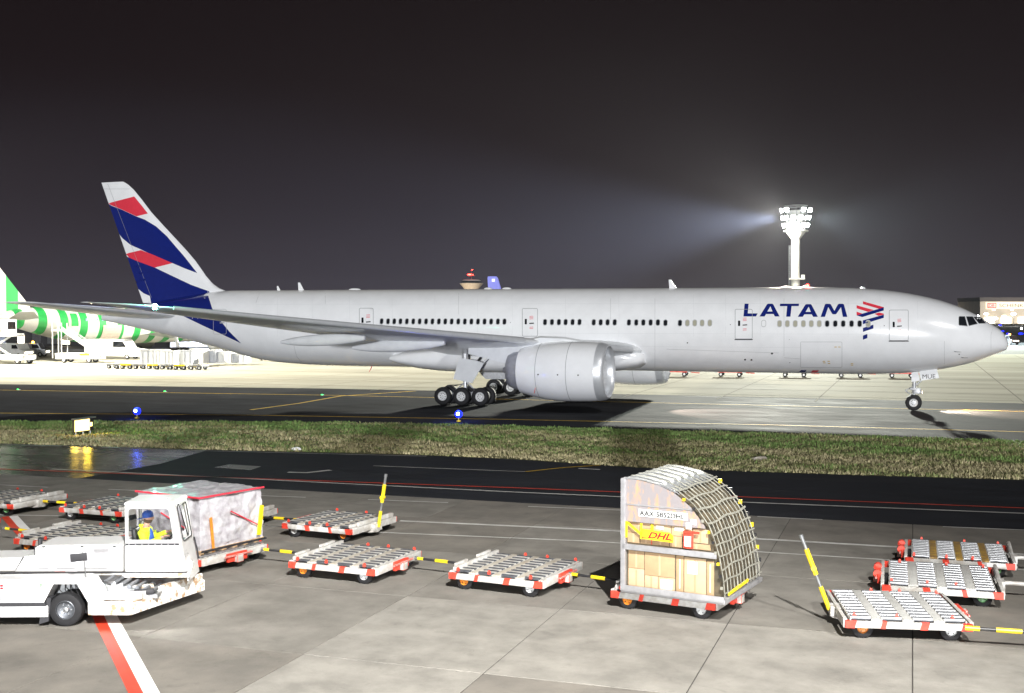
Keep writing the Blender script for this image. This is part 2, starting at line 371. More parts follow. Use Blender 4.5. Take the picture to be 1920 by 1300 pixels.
# stand paint
for i, (a, b, t) in enumerate((((-30, 908), (90, 914), 'farthest left'), ((203, 918), (327, 923), 'above the far left dollies'), ((440, 928), (573, 933), 'left of the far upright towbar'), ((690, 937), (840, 943), 'right of the far upright towbar'), ((990, 950), (1163, 957), 'left of the netted container'), ((1420, 969), (1542, 975), 'right of the netted container'), ((1768, 988), (1960, 996), 'at the far right'))):
    ribbon('stand_dash', [a, b], .11, 'wline', label='short white dash on the concrete '+t)
ribbon('stand_white_line', [(750, 977), (1100, 993), (1440, 1012), (1920, 1040)], .2, 'wline', label='thick white line behind the dollies')
ribbon('stand_thin_line', [(-50, 965), (130, 968), (470, 985), (720, 999), (1100, 1015), (1660, 1050), (1990, 1074)], .11, 'wline', label='thin white line behind the near dolly row')
ribbon('stand_limit_line', [(300, 1330), (212, 1165), (190, 1120), (95, 1040), (40, 985), (25, 968)], .27, 'wline2', z=.006, label='wide white band of the stand limit line')
rl = [G(300, 1330), G(212, 1165), G(190, 1120), G(95, 1040), G(40, 985), G(25, 968)]
A_, B_ = Vector((*G(255, 1280), 0)), Vector((*G(178, 1170), 0)); d_ = (B_-A_).normalized()
# red band beside the white one
wl = [Vector((*p, 0)) for p in rl]
rp_ = []
for i, p in enumerate(wl):
    d = (wl[min(i+1, len(wl)-1)]-wl[max(i-1, 0)]).normalized(); n = Vector((-d.y, d.x, 0)); rp_.append(tuple((p+n*.25)[:2]))
ribbon('stand_limit_stripe', rp_, .24, 'rline', z=.007, px=False, label='red band beside the white stand limit line')

# near stand of concrete slabs with recessed joints
stand = sheet('stand_pavement', [(-75, NE), (52, NE), (52, -112), (-75, -112)], -.016, 'joint', 'grey concrete stand in the foreground')
XJ = [15.95+3.78*k for k in range(-10, 10)]; YJ = [NE, -50.2, -55.2, -60.2, -65.2, -70.2, -75.2, -80.2, -85.2, -90.2]
rs = random.Random(3)
for i in range(len(XJ)-1):
    for j in range(len(YJ)-1):
        x0, x1, y1, y0 = XJ[i]+.011, XJ[i+1]-.011, YJ[j]-(.0 if j == 0 else .011), YJ[j+1]+.011
        if x1 < -14 and y0 < -55 or x1 < 0 and y0 < -66: continue
        h = rs.uniform(-.004, .002)
        pale = (y1 < -60 and 16 < x0 < 34)  # paler slabs put the foreground light pool into the concrete colour
        mm = 'conc_pool' if pale and rs.random() < .8 else rs.choice(['conc', 'conc', 'conc_b', 'conc'])
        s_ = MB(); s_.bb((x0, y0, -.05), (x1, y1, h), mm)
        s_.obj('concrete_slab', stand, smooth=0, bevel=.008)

# grass blades of the verge
def grass():
    rg = np.random.default_rng(4)
    F = [pchip([p[0] for p in c], [p[1] for p in c]) for c in (gf, gn)]
    n = 52000; xs = rg.uniform(-26, 38.5, n); u = rg.uniform(0, 1, n)
    hi = np.array([F[0](x) for x in np.linspace(-26, 39, 400)]); lo = np.array([F[1](x) for x in np.linspace(-26, 39, 400)])
    gx = np.linspace(-26, 39, 400); yh = np.interp(xs, gx, hi)-.05; yl = np.interp(xs, gx, lo)+.05
    ys = yl+(yh-yl)*u
    # clumpy colour: greener near the taxiway on the left, drier towards the road
    cl = np.sin(xs*.9+np.sin(ys*1.3)*2)*.5+np.sin(xs*.23+ys*.7)*.6+rg.normal(0, .45, n)+(u-.5)*1.8
    vs = []; fs = []; mi = []
    hgt = rg.uniform(.03, .10, n)*(1+.5*np.sin(xs*2.1)*np.sin(ys*1.7))
    for i in range(n):
        k = len(vs)
        for q in range(2):
            a = rg.uniform(0, 6.28); wv = rg.uniform(.02, .045); ln = rg.uniform(.02, .14); x, y = xs[i]+rg.uniform(-.08, .08), ys[i]+rg.uniform(-.08, .08)
            ca, sa = math.cos(a), math.sin(a); h = hgt[i]; k = len(vs)
            vs += [(x-ca*wv, y-sa*wv, -.026), (x+ca*wv, y+sa*wv, -.026), (x+sa*ln, y-ca*ln, h)]
            fs.append((k, k+1, k+2)); mi.append(0 if cl[i] > .35 else (1 if cl[i] > -.5 else 2))
    me = bpy.data.meshes.new('grass'); me.from_pydata(vs, [], fs)
    for nm, c in (('grass_green', (.22, .34, .10)), ('grass_olive', (.37, .38, .17)), ('grass_straw', (.54, .48, .28))):
        me.materials.append(mat(nm, c, .8, var=.3, scale=1.3))
    me.polygons.foreach_set('material_index', mi); me.update()
    tag(mk('grass', me), 'patchy green and straw coloured grass of the verge', kind='stuff')
grass()
# ================================================================== THE AIRLINER
# station s = metres aft of the nose tip; world x = 37.1 - s; starboard side is -y
SX = 37.1
top = pchip([0, .03, .12, .34, 1.08, 1.69, 2.35, 3.05, 4.42, 5.81, 7.21, 8.63, 10.5, 13, 20, 45, 60.8, 62, 65.2, 69, 73.3], [4.64, 4.84, 5.06, 5.44, 6.0, 6.42, 6.79, 7.13, 7.62, 7.97, 8.22, 8.38, 8.49, 8.54, 8.56, 8.60, 8.62, 8.53, 8.12, 7.45, 6.62])
bot = pchip([0, .03, .12, .34, 1, 2.33, 4.38, 6.46, 8.58, 11, 20, 48, 52, 55.9, 58, 62, 67.4, 73.3], [4.58, 4.40, 4.24, 4.14, 3.86, 3.33, 2.85, 2.58, 2.47, 2.44, 2.43, 2.45, 2.48, 2.66, 2.98, 3.9, 5.0, 6.1])
wid = pchip([0, .03, .12, .34, 1, 2, 3, 4.4, 6, 8, 10, 12, 48, 52, 55, 58, 62, 67, 71, 73.3], [.02, .22, .42, .68, 1.22, 1.78, 2.17, 2.55, 2.82, 3.0, 3.08, 3.1, 3.1, 3.02, 2.85, 2.55, 1.98, 1.18, .55, .16])
mid = pchip([0, 1, 3, 6, 12, 50, 58, 66, 73.3], [4.61, 4.72, 4.98, 5.3, 5.5, 5.5, 5.9, 6.25, 6.36])
def surf_y(s, z):
    c = mid(s); h = (top(s)-c) if z > c else (c-bot(s))
    q = 1-((z-c)/max(h, .01))**2
    return wid(s)*math.sqrt(max(q, 0))
def fus_out(s, z):      # outward normal-ish on the starboard side
    c = mid(s); y = surf_y(s, z); h = (top(s)-c) if z > c else (c-bot(s)); wd = wid(s)
    n = Vector((0, -y/max(wd, .1)**2, (z-c)/max(h, .1)**2)); return n.normalized() if n.length > 1e-6 else Vector((0, 0, 1))
def hit_fus(px, py, off=.008, fine=0):
    d = ray(px, py); t0 = None
    def inside(t):
        p = CAM+d*t; s = SX-p[0]
        if s < 0 or s > 73.3 or not bot(s) < p[2] < top(s): return False
        return abs(p[1]) < surf_y(s, p[2])
    ta = (-3.6-CAM[1])/d[1]; tb = (0-CAM[1])/d[1]; N = fine or 60; prev = ta
    for i in range(1, N+1):
        t = ta+(tb-ta)*i/N
        if inside(t):
            a, b = prev, t
            for _ in range(18):
                m_ = (a+b)/2
                if inside(m_): b = m_
                else: a = m_
            p = CAM+d*b; s, z = SX-p[0], p[2]; n = fus_out(s, z)
            return Vector(p)+n*off
        prev = t
    if not fine: return hit_fus(px, py, off, 900)
    p = CAM+d*tb; s = SX-p[0]; z = min(max(p[2], bot(s)+.02), top(s)-.02); return Vector((p[0], -surf_y(s, z), z))+fus_out(s, z)*off
def sliced(poly, step):
    bm = bmesh.new(); vs = [bm.verts.new((u, v, 0)) for u, v in poly]; bm.faces.new(vs)
    for ax in (0, 1):
        lo = min(p[ax] for p in poly); hi = max(p[ax] for p in poly); k = lo+step
        while k < hi-step*.2:
            co = [0, 0, 0]; no = [0, 0, 0]; co[ax] = k; no[ax] = 1
            bmesh.ops.bisect_plane(bm, geom=bm.verts[:]+bm.edges[:]+bm.faces[:], plane_co=co, plane_no=no); k += step
    bmesh.ops.triangulate(bm, faces=bm.faces[:])
    V_ = [(v.co.x, v.co.y) for v in bm.verts]; bm.verts.index_update(); F_ = [tuple(v.index for v in f.verts) for f in bm.faces]; bm.free()
    return V_, F_
def skin(name, polys, m, parent, fn=None, step=9, off=.008, label=None):
    mb = MB()
    for poly in polys:
        V_, F_ = sliced(poly, step); mb.add([(fn or hit_fus)(u, v, off) for u, v in V_], F_, m)
    me = mb.mesh(name, 0)
    me.polygons.foreach_set('use_smooth', [True]*len(me.polygons))
    # make faces look outwards (starboard)
    bm = bmesh.new(); bm.from_mesh(me)
    for f in bm.faces:
        if f.normal.dot(Vector(CAM)-f.calc_center_median()) < 0: f.normal_flip()
    bm.to_mesh(me); bm.free()
    o = mk(name, me, parent)
    if label: o['label'] = label
    return o
def line_poly(a, b, w_):
    a, b = Vector(a), Vector(b); d = (b-a).normalized(); n = Vector((-d.y, d.x))*w_/2
    return [tuple(a+n), tuple(a-n), tuple(b-n), tuple(b+n)]
def rrect(x0, y0, x1, y1, r, k=4):
    P = []
    for cx, cy, a0 in ((x1-r, y1-r, 0), (x0+r, y1-r, 90), (x0+r, y0+r, 180), (x1-r, y0+r, 270)):
        for i in range(k+1):
            a = R(a0+90*i/k); P.append((cx+r*math.cos(a), cy+r*math.sin(a)))
    return P
AC = thing('airliner', (0, 0, 0), 0, 'long white twin-engine airliner with indigo and coral tail, taxiing across the picture', 'airliner')
# --- fuselage
NS = [0, .03, .07, .12, .2, .34, .5, .75, 1, 1.3, 1.69, 2, 2.35, 2.7, 3.05, 3.5, 4, 4.42, 5, 5.81, 6.5, 7.21, 8, 8.63, 9.5, 10.5, 11.7, 13]+list(np.arange(15, 48, 3))+[48, 49.5, 51, 52.5, 54, 55.5, 57, 58.5, 60, 61.5, 63, 64.5, 66, 67.5, 69, 70.5, 72, 73.3]
def sec(s, n=64):
    c, t, b, w_ = mid(s), top(s), bot(s), wid(s); L = []
    for i in range(n):
        a = 2*math.pi*i/n; z = math.sin(a); L.append((SX-s, -w_*math.cos(a), c+(z*(t-c) if z > 0 else z*(c-b))))
    return L
fb = MB(); fb.loft([sec(s) for s in NS], 'white'); fus = fb.obj('fuselage', AC, smooth=60)
# --- livery on the rear fuselage
skin('livery_band', [[(284, 556), (312, 552), (338, 548), (365, 545), (388, 543.5), (391, 557), (398, 579), (412, 600), (430, 622), (452, 644), (416, 627), (382, 611.5), (352, 597), (330, 586), (306, 574)]], 'indigo', AC, step=6, label='indigo band sweeping down the rear fuselage')
cb = MB(); vs = []; SS = [62.35+.25*i for i in range(26)]; NA = 12
for s_ in SS:
    a0 = 38 if s_ < 66.6 else 38+(s_-66.6)*20
    for k in range(NA+1):
        a = R(a0+(90-a0)*k/NA); c, t = mid(s_), top(s_); vs.append((SX-s_, -(wid(s_)+.012)*math.cos(a), c+(t-c+.012)*math.sin(a)))
cb.add(vs, [(i*(NA+1)+k, i*(NA+1)+k+1, (i+1)*(NA+1)+k+1, (i+1)*(NA+1)+k) for i in range(len(SS)-1) for k in range(NA)], 'indigo'); cb.obj('livery_crown', AC, smooth=60)
K4 = lambda P: [(1360+u/5.647, 540+v/5.647) for u, v in P]
LT = {'letter_l': [[(205, 170), (247, 170), (238, 272), (343, 272), (325, 304), (192, 304)]],
 'letter_a': [[(478, 197), (445, 252), (432, 278), (416, 304), (362, 304), (442, 176), (455, 170), (478, 170)], [(478, 197), (478, 170), (496, 170), (507, 176), (575, 304), (525, 304), (510, 278), (500, 252)], [(432, 278), (445, 252), (500, 252), (510, 278)]],
 'letter_t': [[(580, 170), (780, 170), (778, 195), (702, 195), (690, 306), (645, 306), (655, 195), (578, 195)]],
 'letter_m': [[(1010, 308), (1055, 178), (1065, 171), (1108, 171), (1118, 178), (1155, 246), (1192, 178), (1203, 171), (1245, 171), (1256, 178), (1292, 308), (1245, 308), (1225, 205), (1178, 274), (1168, 281), (1140, 281), (1130, 274), (1090, 205), (1055, 308)]]}
for k, ps in LT.items(): skin(k, [K4(p) for p in ps], 'indigo', AC, step=6, off=.022)
skin('letter_a', [K4([(u+405, v+3) for u, v in p]) for p in LT['letter_a']], 'indigo', AC, step=7)
skin('logo_coral_bars', [K4(p) for p in ([(1457, 143), (1678, 205), (1678, 208), (1625, 222), (1457, 172)], [(1390, 185), (1572, 236), (1510, 255), (1390, 217)], [(1390, 253), (1452, 273), (1390, 292)], [(1580, 275), (1630, 261), (1678, 274), (1678, 284), (1620, 297)])], 'coral', AC, step=7)
skin('logo_indigo_bars', [K4(p) for p in ([(1390, 292), (1678, 207), (1678, 240), (1450, 310)], [(1457, 345), (1678, 285), (1678, 318), (1457, 385)], [(1457, 425), (1568, 390), (1568, 430), (1457, 467)], [(1457, 505), (1504, 488), (1504, 532), (1457, 549)])], 'indigo', AC, step=7, off=.010)
skin('belly_mark', [K4([(902, 896), (925, 872), (995, 872), (968, 896)])], 'coral', AC, step=5, off=.01)
skin('belly_mark', [K4([(775, 893), (800, 870), (862, 870), (845, 893)])], 'indigo', AC, step=5, off=.01)
# --- windows
def win_mesh(m):
    b = MB(); P = rrect(-.165, -.25, .165, .25, .15, 5); I = rrect(-.125, -.205, .125, .205, .115, 5); n = len(P)
    b.add([(u, .0, v) for u, v in P]+[(u, -.012, v) for u, v in P]+[(u, -.012, v) for u, v in I]+[(u, -.004, v) for u, v in I],
          [(i, (i+1) % n, n+(i+1) % n, n+i) for i in range(n)]+[(n+i, n+(i+1) % n, 2*n+(i+1) % n, 2*n+i) for i in range(n)]+[(2*n+i, 2*n+(i+1) % n, 3*n+(i+1) % n, 3*n+i) for i in range(n)], 'winrim')
    b.add([(u, -.005, v) for u, v in I], [tuple(range(n))], m); me = b.mesh('cabin_window', 40); return me
WM = {k: win_mesh(k) for k in ('glassd', 'shade', 'white')}
W_ = [(446.7, 601.6), (457.5, 601.8), (468.4, 602), (478.5, 602.2), (489.7, 602.5)]
W_ += [(600+u/3, 602.8+i*.03) for i, u in enumerate((347, 383, 418, 453, 489, 525, 561, 597, 633, 669, 705, 741, 778, 815, 852, 889, 926, 963, 1001, 1038))]
W_ += [(600+u/3, 604.3) for u in (1266, 1305, 1344, 1382, 1421, 1460)]+[(600+u/3, 604.7) for u in (1540, 1579, 1618, 1658)]
W_ += [(600+u/3, 605) for u in (1738, 1779, 1819, 1860, 1901)]+[(1247.8, 605.6)]+[(1240+u/2.8235, 605.9) for u in (99, 138, 177, 216, 257)]
W_ += [(1240+u/2.8235, 607.2) for u in (626, 667, 709, 752, 794, 836, 878, 921, 963, 1007, 1050, 1095)]+[(1432, 606.8)]
for x, y in W_:
    p = hit_fus(x, y, .004); s = SX-p.x; n = fus_out(s, p.z)
    k = 'shade' if (1283 < x < 1335 or 1455 < x < 1540 or x > 1620) else ('white' if 1425 < x < 1440 else 'glassd')
    o = mk('cabin_window', WM[k], AC, p); o.rotation_euler = (math.asin(max(-1, min(1, -n.z))), 0, 0)
    if k == 'shade': o['label'] = 'cabin window with its beige shade down'
# --- doors
def ring(x0, y0, x1, y1, r, w_):
    O_ = rrect(x0, y0, x1, y1, r); I_ = rrect(x0+w_, y0+w_, x1-w_, y1-w_, max(r-w_, .3)); n = len(O_)
    return [[O_[i], O_[(i+1) % n], I_[(i+1) % n], I_[i]] for i in range(n)]
for i, (x0, x1, y0, y1) in enumerate(((1667, 1703.5, 581.5, 639), (1378, 1411, 580, 636), (979, 1008.5, 578.5, 631), (673.5, 700.5, 578, 626), (400, 425, 580, 627))):
    d = skin('door', [rrect(x0, y0, x1, y1, 3)], 'white', AC, step=8, off=.016) if i < 4 else mk('door', None, AC)
    skin('door_frame', ring(x0, y0, x1, y1, 3, .9 if i < 4 else .7), 'seam' if i < 4 else 'winrim', d, step=6, off=.024)
    if i < 2: skin('door_sill', [[(x0-.5, y1-.2), (x1+.5, y1-.2), (x1+.5, y1+1.6), (x0-.5, y1+1.6)]], 'dark', d, step=12, off=.03)
    xc = x0+(x1-x0)*.24; yc = y0+(y1-y0)*.475
    if i < 4: skin('door_window', [rrect(xc-2, yc-5, xc+2, yc+5, .8)], 'glassd', d, step=9, off=.028)
    skin('door_handle', [[(xc+6.5, yc+2.5), (xc+15, yc+1.8), (xc+15.3, yc+3.8), (xc+6.5, yc+4.5)]], 'dark' if i < 4 else 'winrim', d, step=12, off=.03)
    if i < 4: skin('door_marking', [[(xc+7, yc-10+q), (xc+14, yc-10.4+q), (xc+14, yc-9.6+q), (xc+7, yc-9.2+q)] for q in (0, 2.4, 4.8, 20, 22.4)], 'coral', d, step=12, off=.03)
cg = skin('cargo_door', [rrect(1501, 641, 1579, 689, 2)], 'white', AC, step=9, off=.014)
skin('cargo_door_frame', ring(1501, 641, 1579, 689, 2, .55), 'seam', cg, step=6, off=.02)
skin('cargo_label', [[(1360+u/5.647, 540+v/5.647), (1360+(u+26)/5.647, 540+v/5.647), (1360+(u+26)/5.647, 540+(v+7)/5.647), (1360+u/5.647, 540+(v+7)/5.647)] for u, v in ((1155, 622), (1195, 622), (1030, 772), (1082, 772), (1035, 788), (1085, 795), (1328, 797), (1328, 812))], 'yline', cg, step=10, off=.024)
for x, y, r in ((1397, 674.5, 2), (1409, 675, 2), (1447.5, 663, 2.2), (1481, 680, .9), (1289, 643, 1.4), (1369.5, 609, 1), (1658, 611, 1), (957, 605, .8), (1798.5, 664.5, 1.3), (1480, 609+28, .6)):
    skin('port_vent', [[(x+r*math.cos(R(a)), y+r*.85*math.sin(R(a))) for a in range(0, 360, 45)]], 'dark', AC, step=9, off=.012)
for x, y in ((1790, 659), (1803, 670)):
    p = hit_fus(x, y, 0); b = MB(); b.cyl(p, p+Vector((.02, -.22, -.02)), .03, 'steel', 6); b.cyl(p+Vector((0, -.2, -.02)), p+Vector((.4, -.22, -.04)), .03, 'steel', 6, .015); b.obj('pitot_probe', AC)
for a, b in (((1771, 693), (1771, 640)), ((1769, 700), (1769, 735) if 0 else (1770, 696)), ((1858, 664), (1858, 628)), ((1858, 628), (1863, 612)), ((1470, 668), (1470, 560)), ((1228, 690), (1228, 560)), ((548, 636), (556, 668)), ((556, 668), (566, 680)), ((1470, 671), (1500, 673)), ((1250, 655), (1460, 662)), ((1145, 600), (1145, 560)), ((860, 590), (860, 550)), ((610, 570), (610, 550)), ((480, 568), (486, 551))): skin('panel_seam', [line_poly(a, b, .38)], 'seam', AC, step=6, off=.006)
for px_ in (520, 585, 655, 735, 815, 895, 960, 1060, 1160, 1300, 1360, 1425, 1590, 1650, 1720): skin('panel_seam', [line_poly((px_, 552), (px_+1, 600), .3)], 'seamf', AC, step=6, off=.006); skin('panel_seam', [line_poly((px_+1, 612), (px_, 632), .3)], 'seamf', AC, step=6, off=.006)
for a_, c_ in (((480, 571), (1640, 569)), ((1000, 625), (1660, 627)), ((1200, 650), (1500, 652))): skin('panel_seam', [line_poly(a_, c_, .3)], 'seamf', AC, step=7, off=.006)
skin('registration', [line_poly(a, b, 1.0) for a, b in (((361, 590), (361, 598)), ((361, 590.5), (365, 591.5)), ((365, 591.5), (361, 594.5)), ((368, 590), (374, 590)), ((371, 590), (371, 598)), ((376, 594.5), (379, 594.5)), ((381, 598), (381, 590)), ((381, 590), (384, 595)), ((384, 595), (387, 590)), ((387, 590), (387, 598)))], 'white', AC, step=9, off=.014)
# --- cockpit windows
K5 = lambda P: [(1640+u/5, 540+v/5) for u, v in P]
for P in ([(790, 275), (800, 270), (845, 271), (868, 357), (795, 350), (789, 343)], [(860, 272), (918, 272), (963, 337), (885, 355)], [(930, 276), (975, 274), (992, 277), (1042, 331), (978, 334)]):
    c = skin('cockpit_window', [K5(P)], 'glassd', AC, step=5, off=.012)
    cx = sum(p[0] for p in P)/len(P); cy = sum(p[1] for p in P)/len(P); n = len(P)
    big = [(cx+(u-cx)*1.09, cy+(v-cy)*1.12) for u, v in P]
    skin('window_frame', [K5([P[i], P[(i+1) % n], big[(i+1) % n], big[i]]) for i in range(n)], 'seam', c, step=5, off=.014)
# --- antennas
for x, y0, h, l in ((523, 543, .35, .3), (565, 543, .62, .5), (1262, 541, .62, .55)):
    u = un(x, y0, 'y', 0.); s = SX-u[0]; z = top(s); b = MB()
    b.add([(u[0]-l/2, -.03, z-.05), (u[0]+l/2, -.03, z-.05), (u[0]-l*.25, -.02, z+h), (u[0]-l*.6, -.02, z+h), (u[0]-l/2, .03, z-.05), (u[0]+l/2, .03, z-.05), (u[0]-l*.25, .02, z+h), (u[0]-l*.6, .02, z+h)],
          [(0, 1, 2, 3), (4, 7, 6, 5), (0, 4, 5, 1), (1, 5, 6, 2), (2, 6, 7, 3), (3, 7, 4, 0)], 'white'); b.obj('antenna_blade', AC)
for x, l in ((665, 1.1), (915, .7), (950, .75), (1475, .8), (1508, .5), (1618, .35)):
    u = un(x, 541, 'y', 0.); b = MB(); b.sphere((u[0], 0, top(SX-u[0])), .5, 'white', 12, 6, (l, .4, .26)); b.obj('antenna_dome', AC)
b = MB(); u = un(1514, 541, 'y', 0.); b.sphere((u[0], 0, top(SX-u[0])+.12), .12, 'lampr', 10, 6); b.obj('beacon_light', AC, )
b = MB(); b.cyl((-9.9, -.6, 2.45), (-10.15, -.6, 2.0), .04, 'coral', 6, .015); b.obj('drain_mast', AC)
# --- fin
def Fs(px, py): u = un(px, py, 'y', -.2); return (SX-float(u[0]), float(u[2]))
LEz = [(60.6, 8.50), (61.45, 8.82), (62.24, 9.35), (63.75, 11.13), (68.15, 15.39), (70.5, 17.85), (71.0, 18.12)]
lef = pchip([p[1] for p in LEz], [p[0] for p in LEz])
te0, te1 = Fs(263, 560), Fs(188, 344)
tef = lambda z: te0[0]+(te1[0]-te0[0])*(z-te0[1])/(te1[1]-te0[1])
FZ = [7.6, 8.2, 8.5, 8.82, 9.1, 9.35, 9.9, 10.5, 11.13, 12, 13, 14, 15.39, 16.5, 17.4, 17.85, 18.0, 18.12]
def foil(n=14):
    P = []
    for i in range(n+1):
        t = (1-math.cos(math.pi*i/n))/2; P.append((t, 5*(.2969*math.sqrt(t)-.126*t-.3516*t*t+.2843*t**3-.1015*t**4)))
    return P
FO = foil()
def fin_y(s, z):
    a, b = lef(z), tef(z); t = min(max((s-a)/(b-a), 0), 1); c = b-a
    return (5*(.2969*math.sqrt(t)-.126*t-.3516*t*t+.2843*t**3-.1015*t**4))*min(c*.10, .9)
loops = []
for z in FZ:
    a, b = lef(z), tef(z); c = b-a; th = min(c*.10, .9)*(1 if z < 18 else .6)
    loops.append([(SX-(a+t*c), -y*th, z) for t, y in FO]+[(SX-(a+t*c), y*th, z) for t, y in FO[-2:0:-1]])
fm = MB(); fm.loft(loops, 'white'); fin = fm.obj('tail_fin', AC, smooth=50)
def hit_fin(px, py, off=.012):
    y = -.25
    for _ in range(6):
        u = un(px, py, 'y', y); s, z = SX-float(u[0]), float(u[2]); y = -fin_y(s, z)-off
    s = min(max(s, lef(z)+.03), tef(z)-.01); return Vector((SX-s, y, z))
K2 = lambda P: [(180+u/4.816, 330+v/4.816) for u, v in P]
skin('fin_coral_band', [K2([(100, 250), (345, 186), (412, 268), (468, 340), (365, 365), (225, 300)])], 'coral', fin, hit_fin, 8, .014)
skin('fin_coral_band', [K2([(256, 706), (405, 671), (520, 714), (590, 745), (690, 788), (530, 828), (372, 770), (300, 738)])], 'coral', fin, hit_fin, 8, .018)
skin('fin_indigo_band', [K2([(101, 256), (225, 302), (365, 367), (440, 395), (540, 455), (640, 545), (720, 640), (790, 720), (914, 878), (800, 835), (700, 792), (590, 745), (510, 714), (400, 662), (310, 622), (240, 565), (195, 510), (166, 440)])], 'indigo', fin, hit_fin, 8, .014)
skin('fin_indigo_band', [K2([(268, 732), (300, 738), (372, 770), (530, 828), (690, 905), (860, 985), (1022, 1043), (1030, 1095), (800, 1135), (640, 1150), (500, 1160), (486, 1085), (430, 1060), (380, 1020), (340, 960), (310, 850)])], 'indigo', fin, hit_fin, 8, .014)
skin('rudder_seam', [K2(line_poly((105, 70), (500, 1100), 2.2)), K2(line_poly((60, 118), (305, 118), 2))], 'seam', fin, hit_fin, 12, .022)
for v in ((375, 815), (402, 877), (430, 937)):
    p = hit_fin(*K2([v])[0], 0); b = MB(); b.cyl(p+Vector((.25, -.05, 0)), p+Vector((-.28, -.05, 0)), .09, 'indigo', 8, .04); b.obj('rudder_actuator', fin)
# --- stabilisers and wings
def wing_mesh(stn, sg, m, mle=None):
    # stn: (y, le station, te station, z, thickness ratio, twist drop)
    L = []
    for y, a, b, z, th, tw in stn:
        c = b-a; up = [(SX-(a+t*c), sg*-y, z+v*c*th-tw*t) for t, v in FO]; dn = [(SX-(a+t*c), sg*-y, z-v*c*th*.72-tw*t) for t, v in FO[-2:0:-1]]
        L.append(up+dn)
    w_ = MB(); w_.loft(L, m)
    return w_
ST = [(.8, 64.3, 71.6, 6.45, .11, 0), (2.0, 65.1, 71.95, 6.55, .10, 0), (6, 68.1, 73.1, 7.0, .09, 0), (10.2, 71.4, 74.35, 7.52, .085, 0), (10.76, 72.3, 74.5, 7.58, .06, 0)]
for sg in (1, -1):
    st_ = wing_mesh(ST, sg, 'wing').obj('stabiliser', AC, smooth=40)
    le = MB(); le.tube([(SX-a-.02+.03, sg*-y, z) for y, a, b, z, th, tw in ST[1:]], .07, 'chrome', 8); le.obj('leading_edge', st_)
WL = lambda y: 24.8+(y-3.1)*.762
WZ = lambda y: 4.05+(y-3.1)*.100+((y-3.1)/27)**2*.28
WS = [(0.5, 22.9, 38.9, 3.9, .115, .5), (3.1, WL(3.1), 39.3, WZ(3.1), .115, .5), (6, WL(6), 39.6, WZ(6), .10, .42), (9, WL(9), 40.0, WZ(9), .088, .35), (10.5, WL(10.5), 40.3, WZ(10.5), .08, .3), (15, WL(15), 42.2, WZ(15), .078, .22), (20, WL(20), 44.1, WZ(20), .078, .15), (25, WL(25), 46.0, WZ(25), .078, .1), (30, WL(30), 47.9, WZ(30), .078, .05), (31.2, 46.7, 48.5, WZ(31.2), .09, 0), (32.4, 48.7, 49.3, WZ(32.4), .08, 0)]
for sg in (1, -1):
    wg = wing_mesh(WS, sg, 'wing').obj('wing', AC, smooth=40)
    wg['label'] = 'grey swept wing with green light at its tip' if sg == 1 else 'grey swept far wing mostly behind the fuselage'
    ls = MB(); pts = [(SX-WL(y)+.04, sg*-y, WZ(y)) for y in (11.0, 15, 20, 25, 29.8)]
    for a, b, r1, r2 in zip(pts[:-1], pts[1:], (.25, .22, .18, .15), (.22, .18, .15, .12)): ls.cyl(a, b, r1, 'chrome', 12, r2)
    ls.obj('slat', wg, smooth=60)
    ls = MB(); ls.cyl((SX-WL(3.6)+.05, sg*-3.6, WZ(3.6)), (SX-WL(8.2)+.05, sg*-8.2, WZ(8.2)), .3, 'chrome', 12, .27); ls.obj('slat', wg, smooth=60)
    # flap track fairings
    for y, s0, s1, r, z, sag in ((19.0, 38.6, 44.6, .38, 5.15, .3), (13.6, 35.4, 42.2, .44, 4.75, .4)):
        L = []
        for i in range(13):
            t = i/12; rr = r*math.sin(math.pi*min(1, (t*.92+.06)))**.6; x = SX-(s0+(s1-s0)*t)
            L.append([(x, sg*-y+rr*.75*math.cos(2*math.pi*k/14), z-sag*t+rr*math.sin(2*math.pi*k/14)) for k in range(14)])
        b = MB(); b.loft(L, 'wingu'); b.obj('flap_track_fairing', wg, smooth=60)
    nl = MB(); nl.sphere((SX-46.05, sg*-30.2, WZ(30.2)+.03), .16, 'lampg' if sg == 1 else 'lampr', 12, 8); nl.obj('navigation_light', wg)
    tl = MB(); tl.sphere((SX-48.95, sg*-31.9, WZ(31.9)+.03), .045, 'lampwarm', 8, 6); tl.obj('tip_light', wg)
    # engine pylon
    py_ = MB(); E = 9.61
    py_.loft([[(x, sg*-(E+dy), z) for dy, z in ((-h, z0), (h, z0), (h*.8, z1), (0, z1+.12), (-h*.8, z1))] for x, h, z0, z1 in ((SX-26.6, .16, 4.3, 4.72), (SX-28.3, .32, 4.2, 5.0), (SX-30.0, .38, 3.9, 5.05), (SX-32.5, .36, 3.3, 4.5), (SX-35.2, .2, 3.9, 4.3))], 'wingu')
    py_.obj('engine_pylon', wg, smooth=40)
# belly fairing
bf = MB(); L = []
for s, w_, zt, zb in ((24.4, 2.9, 3.9, 3.0), (24.9, 3.25, 4.2, 2.72), (26, 3.5, 4.5, 2.5), (28, 3.62, 4.7, 2.34), (32, 3.65, 4.7, 2.2), (37, 3.65, 4.6, 2.15), (40, 3.6, 4.4, 2.2), (42, 3.45, 4.1, 2.35), (43.5, 3.2, 3.8, 2.6), (44.4, 2.9, 3.5, 2.9)):
    c = (zt+zb)/2; L.append([(SX-s, -w_*math.copysign(abs(math.cos(a))**.55, math.cos(a)), c+(zt-zb)/2*math.copysign(abs(math.sin(a))**.75, math.sin(a))) for a in [2*math.pi*k/36 for k in range(36)]])
bf.loft(L, 'white'); bf.obj('belly_fairing', AC, smooth=60)
